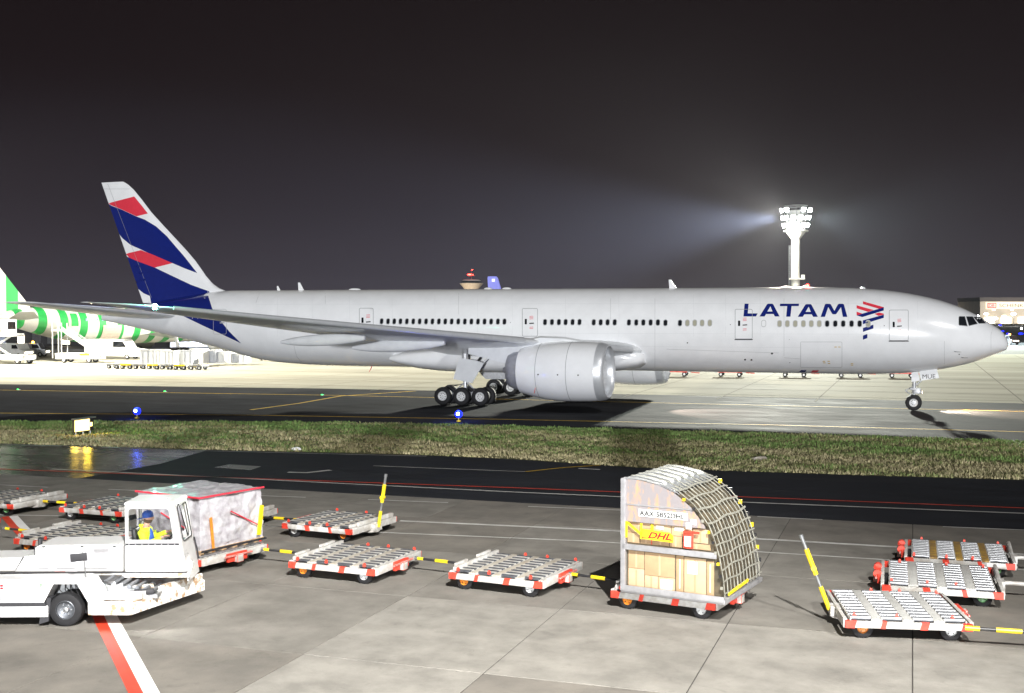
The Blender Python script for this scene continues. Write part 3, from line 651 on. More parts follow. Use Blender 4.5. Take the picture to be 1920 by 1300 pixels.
# --- engines
def engine(sg):
    y = sg*-9.61; z = 2.80; root = mk('engine', None, AC, (SX-25.2, y, z))
    X = (-1, 0, 0)
    def part(n, prof, m, o=(0, 0, 0), seg=56, sm=60):
        b = MB(); b.lathe(o, X, prof, m, seg, (0, 0, 1)); return b.obj(n, root, smooth=sm)
    part('inlet_lip', [(.55, 1.54), (.25, 1.57), (.08, 1.64), (.0, 1.72), (.04, 1.80), (.18, 1.87), (.42, 1.93), (.62, 1.96)], 'chrome')
    part('fan_cowl', [(.62, 1.958), (1.2, 2.0), (2.2, 2.03), (3.2, 2.03), (4.2, 1.96), (5.2, 1.78), (6.1, 1.55), (6.1, 1.50), (5.0, 1.62)], 'white')
    part('inlet_duct', [(.5, 1.543), (1.0, 1.55), (1.7, 1.58)], 'gearg')
    for t in (2.45, 4.6):
        r = 2.03 if t < 3 else 1.905
        part('cowl_seam', [(t, r+.012), (t+.035, r+.012)], 'seam')
    part('core_cowl', [(5.2, 1.42), (6.0, 1.40), (6.6, 1.30), (7.0, 1.12), (7.02, 1.0), (6.6, .98)], 'titan')
    part('exhaust_plug', [(6.4, .6), (7.0, .45), (7.5, .15), (7.55, .01)], 'titan', seg=24)
    part('spinner', [(1.15, .01), (1.25, .12), (1.5, .32), (1.7, .45)], 'black', seg=24)
    b = MB(); b.lathe((0, 0, 0), X, [(1.78, 0.01), (1.78, 1.57)], 'hole', 40); b.obj('fan_backing', root)
    bm_ = MB()
    for k in range(22):
        a = 2*math.pi*k/22; r = Vector((0, math.cos(a), math.sin(a))); t = Vector((0, -math.sin(a), math.cos(a)))
        bm_.add([r*.42-t*.07+Vector((-1.62, 0, 0)), r*1.52-t*.2+Vector((-1.55, 0, 0)), r*1.52+t*.2+Vector((-1.72, 0, 0)), r*.42+t*.07+Vector((-1.74, 0, 0))], [(0, 1, 2, 3)], 'steel')
    bm_.obj('fan_blades', root, smooth=0)
    if sg == 1:
        b = MB(); b.box((-4.7, -1.55, -1.12), (.02, .03, .75), 'coral', rz=0, rx=R(-36)); b.obj('cowl_marking', root)
        for xx in (-1.6, -3.0, -4.35):
            b = MB(); b.cyl((xx, -2.0, -.15), (xx, -2.035, -.15), .05, 'dark', 8); b.obj('latch', root)
    return root
engine(1); engine(-1)
# --- wheels
def wheel_mesh(r, wd):
    t = MB(); pr_ = [(-wd*.36, r*.52), (-wd*.5, r*.62), (-wd*.5, r*.86), (-wd*.40, r*.96), (-wd*.2, r), (wd*.2, r), (wd*.40, r*.96), (wd*.5, r*.86), (wd*.5, r*.62), (wd*.36, r*.52)]
    t.lathe((0, 0, 0), (0, -1, 0), pr_, 'tyre', 28, (0, 0, 1))
    h = MB(); h.lathe((0, 0, 0), (0, -1, 0), [(-wd*.36, 0.01), (-wd*.36, r*.53), (wd*.36, r*.53), (wd*.40, r*.5), (wd*.34, r*.42), (wd*.20, r*.36), (wd*.22, r*.2), (wd*.34, r*.17), (wd*.34, .01)], 'rim', 24, (0, 0, 1))
    for k in range(8):
        a = 2*math.pi*k/8; h.cyl((r*.29*math.cos(a), -wd*.19, r*.29*math.sin(a)), (r*.29*math.cos(a), -wd*.225, r*.29*math.sin(a)), r*.055, 'dark', 6)
    return t.mesh('wheel', 40), h.mesh('rim', 40)
TW, TR = wheel_mesh(.66, .48); NW, NR = wheel_mesh(.545, .4)
def wheel(p, me, rm, flip, par):
    o = mk('wheel', me, par, p); o.rotation_euler = (0, random.uniform(0, 3), math.pi if flip else 0); mk('rim', rm, o); return o
for sg in (1, -1):
    y0 = sg*-5.49; mg = mk('main_gear', None, AC, (0, y0, 0))
    for dx in (-1.46, 0, 1.46):
        for dy in (-.70, .70): wheel((dx, dy, .66), TW, TR, dy > 0, mg)
    b = MB(); b.cyl((-1.6, 0, .72), (1.6, 0, .72), .16, 'gearg', 10)
    for dx in (-1.46, 0, 1.46): b.cyl((dx, -.6, .66), (dx, .6, .66), .1, 'gearg', 8)
    b.obj('bogie_beam', mg)
    b = MB(); b.cyl((0, 0, .8), (0, 0, 2.0), .15, 'chrome', 14); b.cyl((0, 0, 1.75), (-.05, sg*.1, 3.9), .24, 'gearg', 14)
    b.cyl((0, 0, 1.9), (1.6, sg*.9, 3.5), .07, 'gearg', 8); b.cyl((.1, 0, 2.1), (.9, sg*.9, 3.5), .08, 'dark', 8)
    b.cyl((.1, 0, 1.7), (.85, 0, 1.0), .06, 'gearg', 8); b.cyl((-.1, 0, 1.6), (-.75, 0, 1.05), .05, 'gearg', 8); b.cyl((.85, 0, 1.0), (.15, 0, .8), .05, 'gearg', 8)
    b.obj('strut', mg)
    b = MB()
    for q in range(4):
        yy = -.3+q*.15; b.tube([(-.2, yy, 1.5), (-.8, yy, 1.35+q*.03), (-1.3, yy, 1.42), (-1.62, yy, 1.2), (-1.5, yy, .8)], .016, 'black', 5)
        b.tube([(.15, yy, 1.6), (.55, yy, 1.25), (1.1, yy, 1.02), (1.4, yy, .8)], .016, 'black', 5)
    b.obj('brake_hoses', mg)
    P = [Vector((SX-a-SX, b_)) for a, b_ in ()]
    pl = [(862, 671), (893, 676), (908, 681), (884, 719), (872, 716), (849, 711)]
    b = MB(); b.prism([(float(un(u, v, 'y', -6.0)[0]), float(un(u, v, 'y', -6.0)[2])) for u, v in pl], 0, .05, 'wingu', lambda u, v, t: (u, sg*(-.5+t*1.0)-(v-2.5)*.10*sg, v))
    b.obj('gear_door', mg, smooth=0)
    b = MB(); b.prism([(-.9, 2.25), (1.9, 2.2), (1.6, 1.65), (-.2, 1.62)], 0, .05, 'gearg', lambda u, v, t: (u, sg*(4.9+t), v+.0)); b.obj('gear_door', mg, smooth=0)
ng = mk('nose_gear', None, AC, (SX-5.89-.1, 0, 0))
for dy in (-.28, .28): wheel((0, dy, .545), NW, NR, dy > 0, ng)
b = MB(); b.cyl((0, -.45, .545), (0, .45, .545), .07, 'gearg', 10); b.cyl((0, 0, .55), (.02, 0, 1.5), .09, 'chrome', 12); b.cyl((.02, 0, 1.2), (.05, 0, 3.0), .14, 'gearg', 12)
b.cyl((-.05, 0, 1.0), (-.55, 0, 1.35), .04, 'gearg', 8); b.cyl((-.55, 0, 1.35), (-.1, 0, 1.6), .04, 'gearg', 8); b.cyl((.1, 0, 1.7), (1.4, 0, 2.9), .06, 'gearg', 8)
b.obj('strut', ng)
b = MB(); b.box((.1, 0, 1.48), (.7, .7, .12), 'gearg'); b.box((.2, 0, 1.3), (.42, .5, .3), 'gearg'); b.obj('steering_collar', ng, bevel=.03)
for dy in (-.24, .24):
    b = MB(); b.cyl((.42, dy, 1.28), (.56, dy, 1.27), .11, 'gearg', 14); b.cyl((.56, dy, 1.27), (.57, dy, 1.27), .095, 'lampwarm', 14); b.obj('taxi_light', ng)
nx = ng.location.x
def npl(pts, y, n, m, t=.05):
    b = MB(); b.prism([(float(un(u, v, 'y', y)[0])-nx, float(un(u, v, 'y', y)[2])) for u, v in pts], 0, t, m, lambda u, v, q: (u, y+q, v)); return b.obj(n, ng, smooth=0)
dr_ = npl([(1723, 697), (1756, 690), (1761, 709), (1727, 714)], -.62, 'gear_door', 'white')
npl([(1709, 699), (1721, 697), (1725, 714), (1709, 716)], -.64, 'gear_door', 'white')
npl([(1723, 697), (1756, 690), (1761, 709), (1727, 714)], .6, 'gear_door', 'white')
u = un(1733, 710.5, 'y', -.64)
t = text_obj('letters', 'MUE', .42, 'ink', dr_, (float(u[0])-nx-.14, -.636, float(u[2])), (R(90), 0, 0), 1.05); t.rotation_euler = (R(90), R(-3), 0)
# real lights of the aircraft
spot('taxi_light_beam', (nx+.75, 0, 1.27), (nx+8, -.5, .0), 26000, 95, (1, .78, .55), .9, .08)
spot('landing_light_beam', (SX-24.2, -4.2, 4.0), (SX-16.5, -6.5, 0), 18000, 66, (1, .76, .58), .35, .08)
plight('navigation_glow', (SX-45.6, -30.6, WZ(30)+.7), 300, (.2, 1, .7), .12)
# ================================================================== BACKGROUND
# --- floodlight mast
mst = thing('floodlight_mast', (4.3, 202, 0), R(10), 'tall round floodlight mast with a blazing lamp head above the airliner', 'floodlight mast')
b = MB(); b.cyl((0, 0, 0), (0, 0, 24.4), 1.08, 'towerc', 28, 1.0); b.obj('column', mst)
b = MB(); b.cyl((0, 0, 24.4), (0, 0, 26.2), 1.02, 'towerc', 28, 2.4); b.cyl((0, 0, 26.2), (0, 0, 26.5), 2.9, 'towerc', 28); b.obj('head_funnel', mst)
b = MB(); b.cyl((0, 0, 26.5), (0, 0, 31.2), 2.3, 'towerw', 28); b.obj('equipment_drum', mst)
b = MB()
for r_ in (1.25, 1.55): b.cyl((-r_, -.3, 0), (-r_, -.3, 23), .05, 'steel', 5)
for k in range(76): b.cyl((-1.25, -.3, .3+k*.3), (-1.55, -.3, .3+k*.3), .03, 'steel', 4)
tag(b.obj('ladder', mst), kind=None)
b = MB(); b.bb((-1.5, -1.4, 14.8), (2.1, 1.2, 15.1), 'towerc'); b.bb((1.3, -1.0, 15.1), (2.1, -.2, 15.9), 'towerc'); b.obj('service_platform', mst)
FL = None
for tier, z, r_, n in ((0, 27.7, 2.8, 12), (1, 29.5, 3.1, 12), (2, 31.3, 3.4, 11)):
    for k in range(n):
        a = 2*math.pi*(k+.5*(tier % 2))/n
        if tier == 2 and abs(math.sin(a)) > .93: continue
        if FL is None:
            b = MB(); b.box((0, 0, 0), (.45, 1.1, 1.0), 'steel'); b.box((.235, 0, 0), (.02, 1.0, .9), 'lampw'); FL = b.mesh('floodlight', 0)
        o = mk('floodlight', FL, mst, (r_*math.cos(a), r_*math.sin(a), z)); o.rotation_euler = (0, R(22), a)
b = MB()
for z in (28.3, 30.4, 32.3): b.lathe((0, 0, z), (0, 0, 1), [(0, 2.7), (.09, 2.7), (.09, 2.55), (0, 2.55)], 'towerw', 24)
for k in range(8): b.cyl((2.6*math.cos(k*.785), 2.6*math.sin(k*.785), 26.5), (2.6*math.cos(k*.785), 2.6*math.sin(k*.785), 32.3), .06, 'steel', 5)
b.obj('lamp_cage', mst)
for a, w_, tg, an in ((0, 4.0e6, (-60, 90, 0), 110), (1, 2.2e6, (30, 110, 0), 100), (2, 6e5, (80, 130, 0), 100)):
    d = (Vector(tg)-Vector((4.3, 202, 30))); d.z = 0; d.normalize()
    spot('mast_beam', (4.3+d.x*4.3, 202+d.y*4.3, 30), tg, w_, an, (1, .97, .86) if a == 0 else (.93, 1, .88), .9, 1.2)
spot('mast_beam_right', (8.2, 201, 29.5), (130, 160, 2), 4e6, 80, (.80, .95, 1), 1., 1.)
spot('mast_beam_left', (.2, 200.5, 29.5), (-240, 112, 2), 4.2e7, 48, (.66, .76, 1), 1., 1.)
# light that falls on the mast's own column from the lamp head
spot('mast_downlight', (1.5, 194, 27), (4.3, 202, 14), 30000, 150, (1, .98, .9), .6, .5)
# added mast, unseen beyond the left edge, brightens the far stand
added_mast = dup(mst); added_mast.location = (-92, 22, 0); added_mast['label'] = 'added second floodlight mast, unseen, in front of the striped airliner beyond the left edge'; added_mast['group'] = mst['group'] = 'floodlight masts on the apron'
spot('mast_beam', (-88.5, 25, 30), (-52, 42, 0), 5.4e5, 108, (1, .93, .74), .9, 1.2)  # added lamp of the unseen mast
# --- control tower and tail beyond the airliner
ct = thing('control_tower', (-397.7, 1037.7, 0), 0, 'distant control tower with red lights over a pale conical head', 'control tower')
b = MB(); b.cyl((0, 0, 0), (0, 0, 30), 5, 'towerc', 20); b.obj('shaft', ct)
b = MB(); b.lathe((0, 0, 0), (0, 0, 1), [(29, 4.5), (32, 7.5), (37.2, 12), (37.6, 12)], 'towerc', 32); b.obj('head', ct)
b = MB(); b.lathe((0, 0, 0), (0, 0, 1), [(37.6, 9.2), (39.8, 9.8)], 'glassd', 24); b.obj('cab_windows', ct)
b = MB(); b.lathe((0, 0, 0), (0, 0, 1), [(39.8, 9.8), (40.6, 9.4), (41.2, 7.5), (41.2, .1)], 'towerc', 24); b.obj('roof', ct)
b = MB(); b.cyl((0, 0, 41), (0, 0, 53), .25, 'steel', 6); b.cyl((-3, 0, 45), (4, 0, 45.3), .3, 'steel', 6); b.obj('antenna_mast', ct)
for p, r_ in (((-1.6, -1, 46.5), 1.25), ((1.8, -1, 46.3), .6), ((.8, 0, 51.3), .55), ((-3.8, 0, 46.3), .5)):
    b = MB(); b.sphere(p, r_, 'lampr', 10, 7, (1.5, 1, .6)); b.obj('obstruction_light', ct)
spot('tower_uplight', (-397, 1000, 2), (-397.7, 1037.7, 36), 90000, 50, (1, .75, .5), .5, 1)
M['bluefin'] = mat('tail_lilac_glow', (.30, .31, .80), .4, var=.06, emit=(.30, .32, 1), estr=.35)  # lamp light on the fin is put in as a glow of its paint
ta = thing('parked_airliner', (-81.2, 225, 0), R(0), 'lilac-lit tail with a white square peeping over the airliner roof', 'airliner')
b = MB(); b.loft([[(x, y*.35, z) for x, y, z in ((a, -1, z0), (b_, -1, z0), (b_, 1, z0), (a, 1, z0))] for a, b_, z0 in ((-1.2, 5.2, 6.0), (-1.0, 3.4, 11), (-1.3, 1.6, 16.6), (-1.2, 1.2, 17.1))], 'bluefin'); b.obj('tail_fin', ta, smooth=0)
b = MB(); b.box((.45, -.38, 16.0), (.9, .03, .8), emis('logo_glow', (1, 1, 1), 1.2)); b.obj('tail_logo', ta)  # logo glows by itself in place of lamp light
b = MB(); L = []
for x, r_, z in ((-4, .2, 5.4), (0, 1.2, 4.9), (6, 1.9, 4.4), (26, 2, 4.3), (31, 1.3, 4.0), (33, .2, 3.7)): L.append([(x, r_*math.cos(k*.3927), z+r_*math.sin(k*.3927)) for k in range(16)])
b.loft(L, 'white'); b.obj('fuselage', ta)
# --- green striped airliner
sx = thing('airliner', (-92.2, 47.0, 0), R(79), 'green and white striped airliner parked behind the tail at the far left', 'airliner')
ks = []; x = 0.
fus_r = pchip([0, 1.5, 5, 10, 16, 22, 48, 54, 58, 61, 63], [.35, .75, 1.55, 2.3, 2.72, 2.82, 2.82, 2.6, 2.0, 1.2, .1])
fus_z = pchip([0, 5, 10, 16, 22, 48, 58, 63], [6.2, 5.9, 5.4, 4.95, 4.75, 4.75, 4.5, 4.1])
edges = [0, 2.6, 5.2, 7.5]+[]
x = 5.6
cuts = [0.0, 3.2]; 
while cuts[-1] < 60: cuts.append(cuts[-1]+(1.35 if len(cuts) % 2 == 0 else 2.05))
b = MB(); st_ = sorted(set([round(v, 2) for v in np.arange(0, 63.01, 1.0)]+[round(c, 2) for c in cuts if c < 63]+[63.]))
def ringc(x): return [(x, -fus_r(x)*math.cos(a), fus_z(x)+fus_r(x)*math.sin(a)) for a in [2*math.pi*k/40 for k in range(40)]]
for a, c in zip(st_[:-1], st_[1:]):
    q = sum(1 for v in cuts if v <= (a+c)/2); b.loft([ringc(a), ringc(c)], 'grn' if q % 2 == 0 else 'cream', caps=False)
b.obj('fuselage', sx, smooth=60)
b = MB()
for i in range(18):                       # vertical stripes on the fin
    x0, x1 = -4+i*1.0, -3+i*1.0
    def zt(x): return max(0, min(17.2, 17.2-(x-1.5)*1.12)) if x > 1.5 else 17.2
    def zb(x): return max(6.6, 6.6+(-x+1.5)*2.6 if x < 1.5 else 6.6)
    P = [(x0, zb(x0)), (x1, zb(x1)), (x1, zt(x1)), (x0, zt(x0))]
    if zt(x1) <= zb(x1)+.05 or zt(x0) <= zb(x0): continue
    b.prism(P, -.22, .22, 'grn' if (i//2) % 2 == 1 else 'cream', lambda u, v, t: (u-3.6, t, v))
b.obj('tail_fin', sx, smooth=0)
for sg in (1, -1):
    b = MB(); b.loft([[(a, sg*y, z-.1), ((a+c)/2, sg*y, z+.18*(c-a)/5), (c, sg*y, z-.05), ((a+c)/2, sg*y, z-.22*(c-a)/5)] for y, a, c, z in ((-.9, 2, 7.5, 5.9), (-9.6, -2.6, -.2, 7.0))], 'eqw'); b.obj('stabiliser', sx)
    b = MB(); b.loft([[(a, sg*y, z-.1), (a+(c-a)*.6, sg*y, z+.05*(c-a)), (c, sg*y, z), ((a+c)/2, sg*y, z-.06*(c-a))] for y, a, c, z in ((-1, 26, 40, 3.3), (-10, 24.5, 33, 4.3), (-28, 13.5, 16.5, 6.4), (-30, 11.5, 12.5, 7.6))], 'wing'); b.obj('wing', sx)
    b = MB(); b.lathe((38, sg*-9.4, 2.3), (-1, 0, 0), [(0, 1.5), (.4, 1.65), (2, 1.7), (4.4, 1.3), (4.4, .9), (6, .7), (7.2, .1)], 'eqw', 20); b.lathe((37.6, sg*-9.4, 2.3), (-1, 0, 0), [(0, 1.45), (.5, 1.35), (.6, .01)], 'hole', 20); b.obj('engine', sx)
    b = MB(); b.cyl((30.5, sg*-5.3, .6), (30.5, sg*-4.4, 3.6), .28, 'eqw', 10)
    for dx in (-1, 1): b.cyl((30.5+dx, sg*-5.3-.75, .62), (30.5+dx, sg*-5.3+.75, .62), .62, 'tyre', 16)
    b.obj('main_gear', sx)
for x0, x1, z0, z1, m, n in ((11.5, 13.3, 4.6, 6.9, 'cream', 'door_surround'), (11.8, 13.0, 4.8, 6.7, 'grn', 'door'), (17.5, 21.0, 2.75, 4.9, 'lampwarm', 'cargo_opening'), (25.8, 27.1, 3.9, 6.1, 'cream', 'door_surround')):
    if m == 'lampwarm': m = M['hold'] = mat('lit_cargo_hold', (.55, .45, .36), .7, var=.1, emit=(1, .8, .6), estr=.25)
    bb_ = MB(); rr = lambda x, z, o: -(math.sqrt(max(fus_r(x)**2-(z-fus_z(x))**2, .01))+o)
    o_ = .05 if n != 'door' else .09
    N_ = 5; vs = []
    for j in range(N_+1):
        z = z0+(z1-z0)*j/N_; vs += [(x0, rr(x0, z, o_), z), (x1, rr(x1, z, o_), z)]
    bb_.add(vs, [(2*j, 2*j+1, 2*j+3, 2*j+2) for j in range(N_)], m); bb_.obj(n, sx, smooth=0)
for k in range(34):
    x = 14.5+k*1.0; z = 5.75; bb_ = MB(); y = -(math.sqrt(max(fus_r(x)**2-(z-fus_z(x))**2, .01))+.03)
    bb_.box((x, y, z), (.3, .04, .4), M.setdefault('condw', mat('cabin_glass_blue', (.30, .38, .62), .3, var=0))); bb_.obj('cabin_window', sx, smooth=0)
# --- ground service equipment at the far stand (facing dir in degrees)
EW, EG = 'eqw', 'eqg'
def wheels4(root, L, W, r_, n=2):
    me = None
    for dx in ([-L/2, L/2] if n == 2 else [-L/2, 0, L/2]):
        for dy in (-W/2, W/2):
            if me is None: q = MB(); q.cyl((0, -.14, 0), (0, .14, 0), r_, 'tyre', 14); q.cyl((0, -.15, 0), (0, .15, 0), r_*.5, 'rim', 10); me = q.mesh('wheel', 40)
            mk('wheel', me, root, (dx, dy, r_))
def van(px, py, ang, L, H, label, cat='van', W=2.1, body=EW, beacon=None):
    x, y = G(px, py); t = thing(cat.replace(' ', '_'), (x, y, 0), R(ang), label, cat)
    b = MB(); b.prism([(-L/2, .4), (L/2, .4), (L/2, .4+H*.42), (L/2-L*.16, .4+H*.5), (L/2-L*.26, .4+H), (-L/2, .4+H)], -W/2, W/2, body, lambda u, v, q: (u, q, v)); b.obj('body', t, smooth=0, bevel=.06)
    for sg in (-1, 1):
        b = MB(); b.prism([(L*.05, .4+H*.55), (L/2-L*.2, .4+H*.55), (L/2-L*.27, .4+H*.88), (L*.05, .4+H*.88)], 0, .03, 'glassd', lambda u, v, q: (u, sg*(W/2+.01+q), v)); b.obj('side_window', t, smooth=0)
    b = MB(); b.box((L/2+.01, 0, .8), (.06, W*.7, .16), 'lampwarm'); b.obj('headlight', t)
    wheels4(t, L*.62, W-.2, .36)
    if beacon: b = MB(); b.sphere((0, 0, .5+H), .2, beacon, 10, 6); b.obj('beacon', t)
    return t
def crate(px, py, ang, d, label, m=EG, z=.0, cat='cargo container', grp=None):
    x, y = G(px, py); t = thing(cat.replace(' ', '_'), (x, y, z), R(ang), label, cat, grp)
    b = MB(); L, W, H = d; ch = min(.4, H*.25)
    b.prism([(-L/2, ch), (-L/2+ch, 0), (L/2, 0), (L/2, H), (-L/2, H)], -W/2, W/2, m, lambda u, v, q: (u, q, v)); b.obj('shell', t, smooth=0)
    for k in range(3):
        b = MB(); b.box((-L/2+L*(k+.5)/3, -W/2-.02, H*.55), (.07, .05, H*.8), 'alu'); b.obj('rib', t)
    b = MB(); b.box((0, -W/2-.02, H*.97), (L, .06, .08), 'alu'); b.obj('rail', t)
    return t
def cart(px, py, ang, label, col='yellow', L=3.3, grp='airport carts parked on the far apron'):
    x, y = G(px, py); t = thing('cargo_cart', (x, y, 0), R(ang), label, 'cart', grp)
    b = MB(); b.box((0, 0, .5), (L, 1.7, .14), 'steel'); b.box((0, -.87, .52), (L*.8, .05, .18), col); b.obj('deck', t)
    b = MB(); b.cyl((L/2, 0, .4), (L/2+.9, 0, .35), .05, col, 6); b.obj('drawbar', t)
    wheels4(t, L*.6, 1.4, .24); return t
# passenger stairs truck
x, y = G(150, 680); t = thing('stairs_truck', (x, y, 0), R(12), 'white passenger stairs truck under the rear door of the striped airliner', 'stairs truck')
b = MB(); b.bb((-3, -1.1, .5), (3.2, 1.1, 1.3), EW); b.bb((1.7, -1.1, 1.3), (3.2, 1.1, 2.0), EW); b.obj('chassis', t, bevel=.06)
b = MB(); b.box((.6, 0, 2.6), (6.6, 1.5, .18), EW, ry=R(33)); b.obj('flight', t)
for sg in (-1, 1):
    b = MB(); b.box((.6, sg*.78, 3.1), (6.8, .05, .08), 'alu', ry=R(33)); b.box((.6, sg*.78, 2.9), (6.8, .04, .06), 'alu', ry=R(33))
    for k in range(7): b.cyl((-2+k*.87, sg*.78, 4.2-k*.57-.1), (-2+k*.87, sg*.78, 4.8-k*.57), .035, 'alu', 5)
    b.obj('handrail', t)
b = MB(); b.bb((-3.6, -.9, 4.3), (-2, .9, 4.5), EW)
for p in ((-3.5, -.8), (-3.5, .8), (-2.2, -.8), (-2.2, .8)): b.cyl((p[0], p[1], .6), (p[0], p[1], 5.4), .06, EW, 6)
b.obj('platform', t); wheels4(t, 3.6, 1.9, .38)
b = MB(); b.box((1.2, -1.13, 1.15), (1.5, .04, .3), 'orange'); b.obj('side_stripe', t)
van(216, 673, 8, 8.4, 2.5, 'white low bus parked right of the passenger stairs', 'bus', 2.6)
van(30, 671, -5, 5.2, 1.8, 'pale van standing behind the tall loader at the far left', 'van')
van(62, 669, 20, 4.6, 1.7, 'small dark vehicle with an orange light under the striped tail', 'car', 1.9, 'steel', 'lampo')
van(1893, 646, -60, 4.4, 1.6, 'dark car with a bright orange beacon right of the nose', 'car', 1.9, 'black', 'lampo')
plight('beacon_glow', (50.3, 178.5, 3.0), 3000, (1, .35, .05), .3)
# high loader at the far left edge
x, y = G(14, 682); t = thing('high_loader', (x, y, 0), R(0), 'tall white high loader cut off by the left edge', 'loader')
b = MB(); b.bb((-4, -1.3, .5), (3.6, 1.3, 1.2), EW); b.obj('chassis', t, bevel=.05)
b = MB(); b.bb((-3.8, -1.4, 3.6), (1.6, 1.4, 4.0), EW); b.bb((.2, -1.4, 4.0), (1.6, 0, 5.9), EW); b.obj('raised_platform', t, bevel=.05)
b = MB()
for s_ in (1, -1): b.box((-1, -1.0, 2.4), (5.4, .18, .2), EW, ry=R(27*s_))
b.obj('scissor_lift', t)
b = MB(); b.bb((1.4, -1.42, 4.6), (1.62, -.2, 5.6), 'lampb' if 0 else 'glassd'); b.obj('cab_window', t); wheels4(t, 5.4, 2.2, .45)
x, y = G(20, 706)
# containers and carts
cart_px = [(218, 691), (243, 691.4), (268, 691.8), (293, 692.2), (318, 692.6), (343, 693), (372, 693.4)]
nm = ['leftmost flat cart of the yellow cart train under the airliner tail', 'second cart from the left in the yellow cart train', 'third cart from the left in the yellow cart train', 'middle cart of the yellow cart train', 'fifth cart from the left in the yellow cart train', 'second cart from the right in the yellow cart train', 'rightmost cart of the yellow cart train']
for i, (p, q) in enumerate(cart_px): cart(p, q, 6, nm[i], 'yellow' if i % 2 else 'steel', 1.75, 'yellow cart train under the tail')
for i, (p, q, d, mm, lb) in enumerate(((283, 688, (2.2, 1.5, 1.9), EG, 'silver ribbed container, leftmost behind the yellow cart train'), (305, 688.5, (1.5, 1.5, 1.9), EW, 'narrow white container right of the leftmost silver one'), (322, 689, (1.4, 1.5, 1.8), EW, 'white container with orange light behind it'), (352, 687, (2.2, 1.6, 1.8), EG, 'silver container in the middle of the far row'), (374, 685, (1.9, 1.6, 1.9), EW, 'bright white container right of the middle silver one'), (398, 684, (2.0, 1.6, 1.7), EG, 'grey container beside the airliner belly'), (424, 684, (2.1, 1.6, 1.5), EW, 'low white container farthest right under the tail'), (452, 684, (2.0, 1.6, 1.2), EG, 'half hidden low container below the rear fuselage'))):
    crate(p, q, 5, d, lb, mm, .25, grp='cargo containers behind the cart train')
for i, (p, lb) in enumerate(((1268, 'first pallet cart behind the belly, nearest the far engine'), (1370, 'second pallet cart behind the belly'), (1490, 'third pallet cart behind the belly, below the cabin door'), (1595, 'fourth pallet cart behind the belly, below the logo'), (1690, 'rightmost pallet cart behind the belly near the nose gear'))):
    cart(p, 705+i*.8, 3, lb, 'dr', 3.2, 'pallet carts in a row behind the belly')
for i, (p, q) in enumerate(((505, 676), (540, 677), (1000, 672))): cart(p, q, 3, ['flat cart under the rear fuselage, left one', 'flat cart under the rear fuselage, right one', 'flat cart on the apron behind the main gear'][i], 'dr', 3)
# dark hangar and terminal pieces at the far left
x, y = G(70, 662)
hg = thing('hangar', (-128, 118, 0), R(-10), 'dark low hangar behind the striped airliner', 'hangar')
b = MB(); b.prism([(-24, 0), (24, 0), (24, 6.0), (-24, 8.6)], -6, 6, 'buildd', lambda u, v, q: (u, q, v)); b.obj('wall', hg, smooth=0)
b = MB(); b.prism([(-24.5, 8.6), (24.5, 6.0), (24.5, 6.4), (-24.5, 9.0)], -6.6, 6.6, 'roofd', lambda u, v, q: (u, q, v)); b.obj('roof', hg, smooth=0)
for k in range(9):
    b = MB(); b.bb((-20+k*4.6, -6.08, .4), (-18+k*4.6+(k % 3)*.5, -6.0, 2.2+(k % 2)*.5), 'lampwarm' if k % 3 == 0 else 'steel'); b.obj('gate', hg)
# warehouse at the right with its lit sign band
wh = thing('warehouse', (72.8, 743.5, 0), R(18), 'long pale warehouse with a lit name sign at the far right', 'warehouse')
b = MB(); b.bb((0, 0, 0), (130, 40, 14.6), 'build'); b.obj('wall', wh, smooth=0)
b = MB(); b.bb((-.6, -.8, 14.6), (130.6, 40, 17.2), 'roofd'); b.obj('roof', wh, smooth=0)
b = MB(); b.bb((3.5, -.35, 9.6), (120, -.02, 14.2), mat('sign_band', (.8, .74, .6), .5, var=.03, emit=(1, .88, .66), estr=.45)); sb = b.obj('sign_band', wh, smooth=0)
b = MB(); b.bb((4.6, -.5, 10.2), (10.4, -.36, 13.6), 'dhlr'); b.bb((5.1, -.58, 10.7), (9.9, -.5, 13.1), 'paper'); lg = b.obj('logo', sb, smooth=0)
text_obj('logo_letters', 'DB', 2.7, 'dhlr', lg, (5.3, -.6, 10.95), (R(90), 0, 0), 1.1, .02)
text_obj('letters', 'SCHENKER', 3.1, 'black', sb, (12.2, -.40, 10.8), (R(90), 0, 0), 1.35, .02)
for k in range(10):
    b = MB(); b.bb((3+k*11, -.6, .3), (9+k*11, -.05, 3.9), 'lampwarm'); b.obj('loading_gate', wh)
for k in range(9):
    b = MB(); b.box((8+k*12, -2.2, 9.0), (1.6, .5, .4), 'lampwarm'); b.obj('wall_lamp', wh)
for k in range(3): spot('warehouse_wash', (88+k*34, 700+k*11, 18), (88+k*34-8, 744+k*11, 5), 60000, 120, (1, .88, .7), .8, 1)
w2 = thing('warehouse', (52, 790, 0), R(18), 'small lit building peeping over the cockpit roof', 'building')
b = MB(); b.bb((0, 0, 0), (12, 20, 11), 'build'); b.obj('wall', w2, smooth=0)
b = MB(); b.bb((-.4, -.4, 11), (12.4, 20.4, 11.6), 'roofd'); b.obj('roof', w2, smooth=0)
b = MB(); b.bb((1, -.15, 6), (10, -.02, 10), 'lampwarm'); b.obj('lit_window', w2)
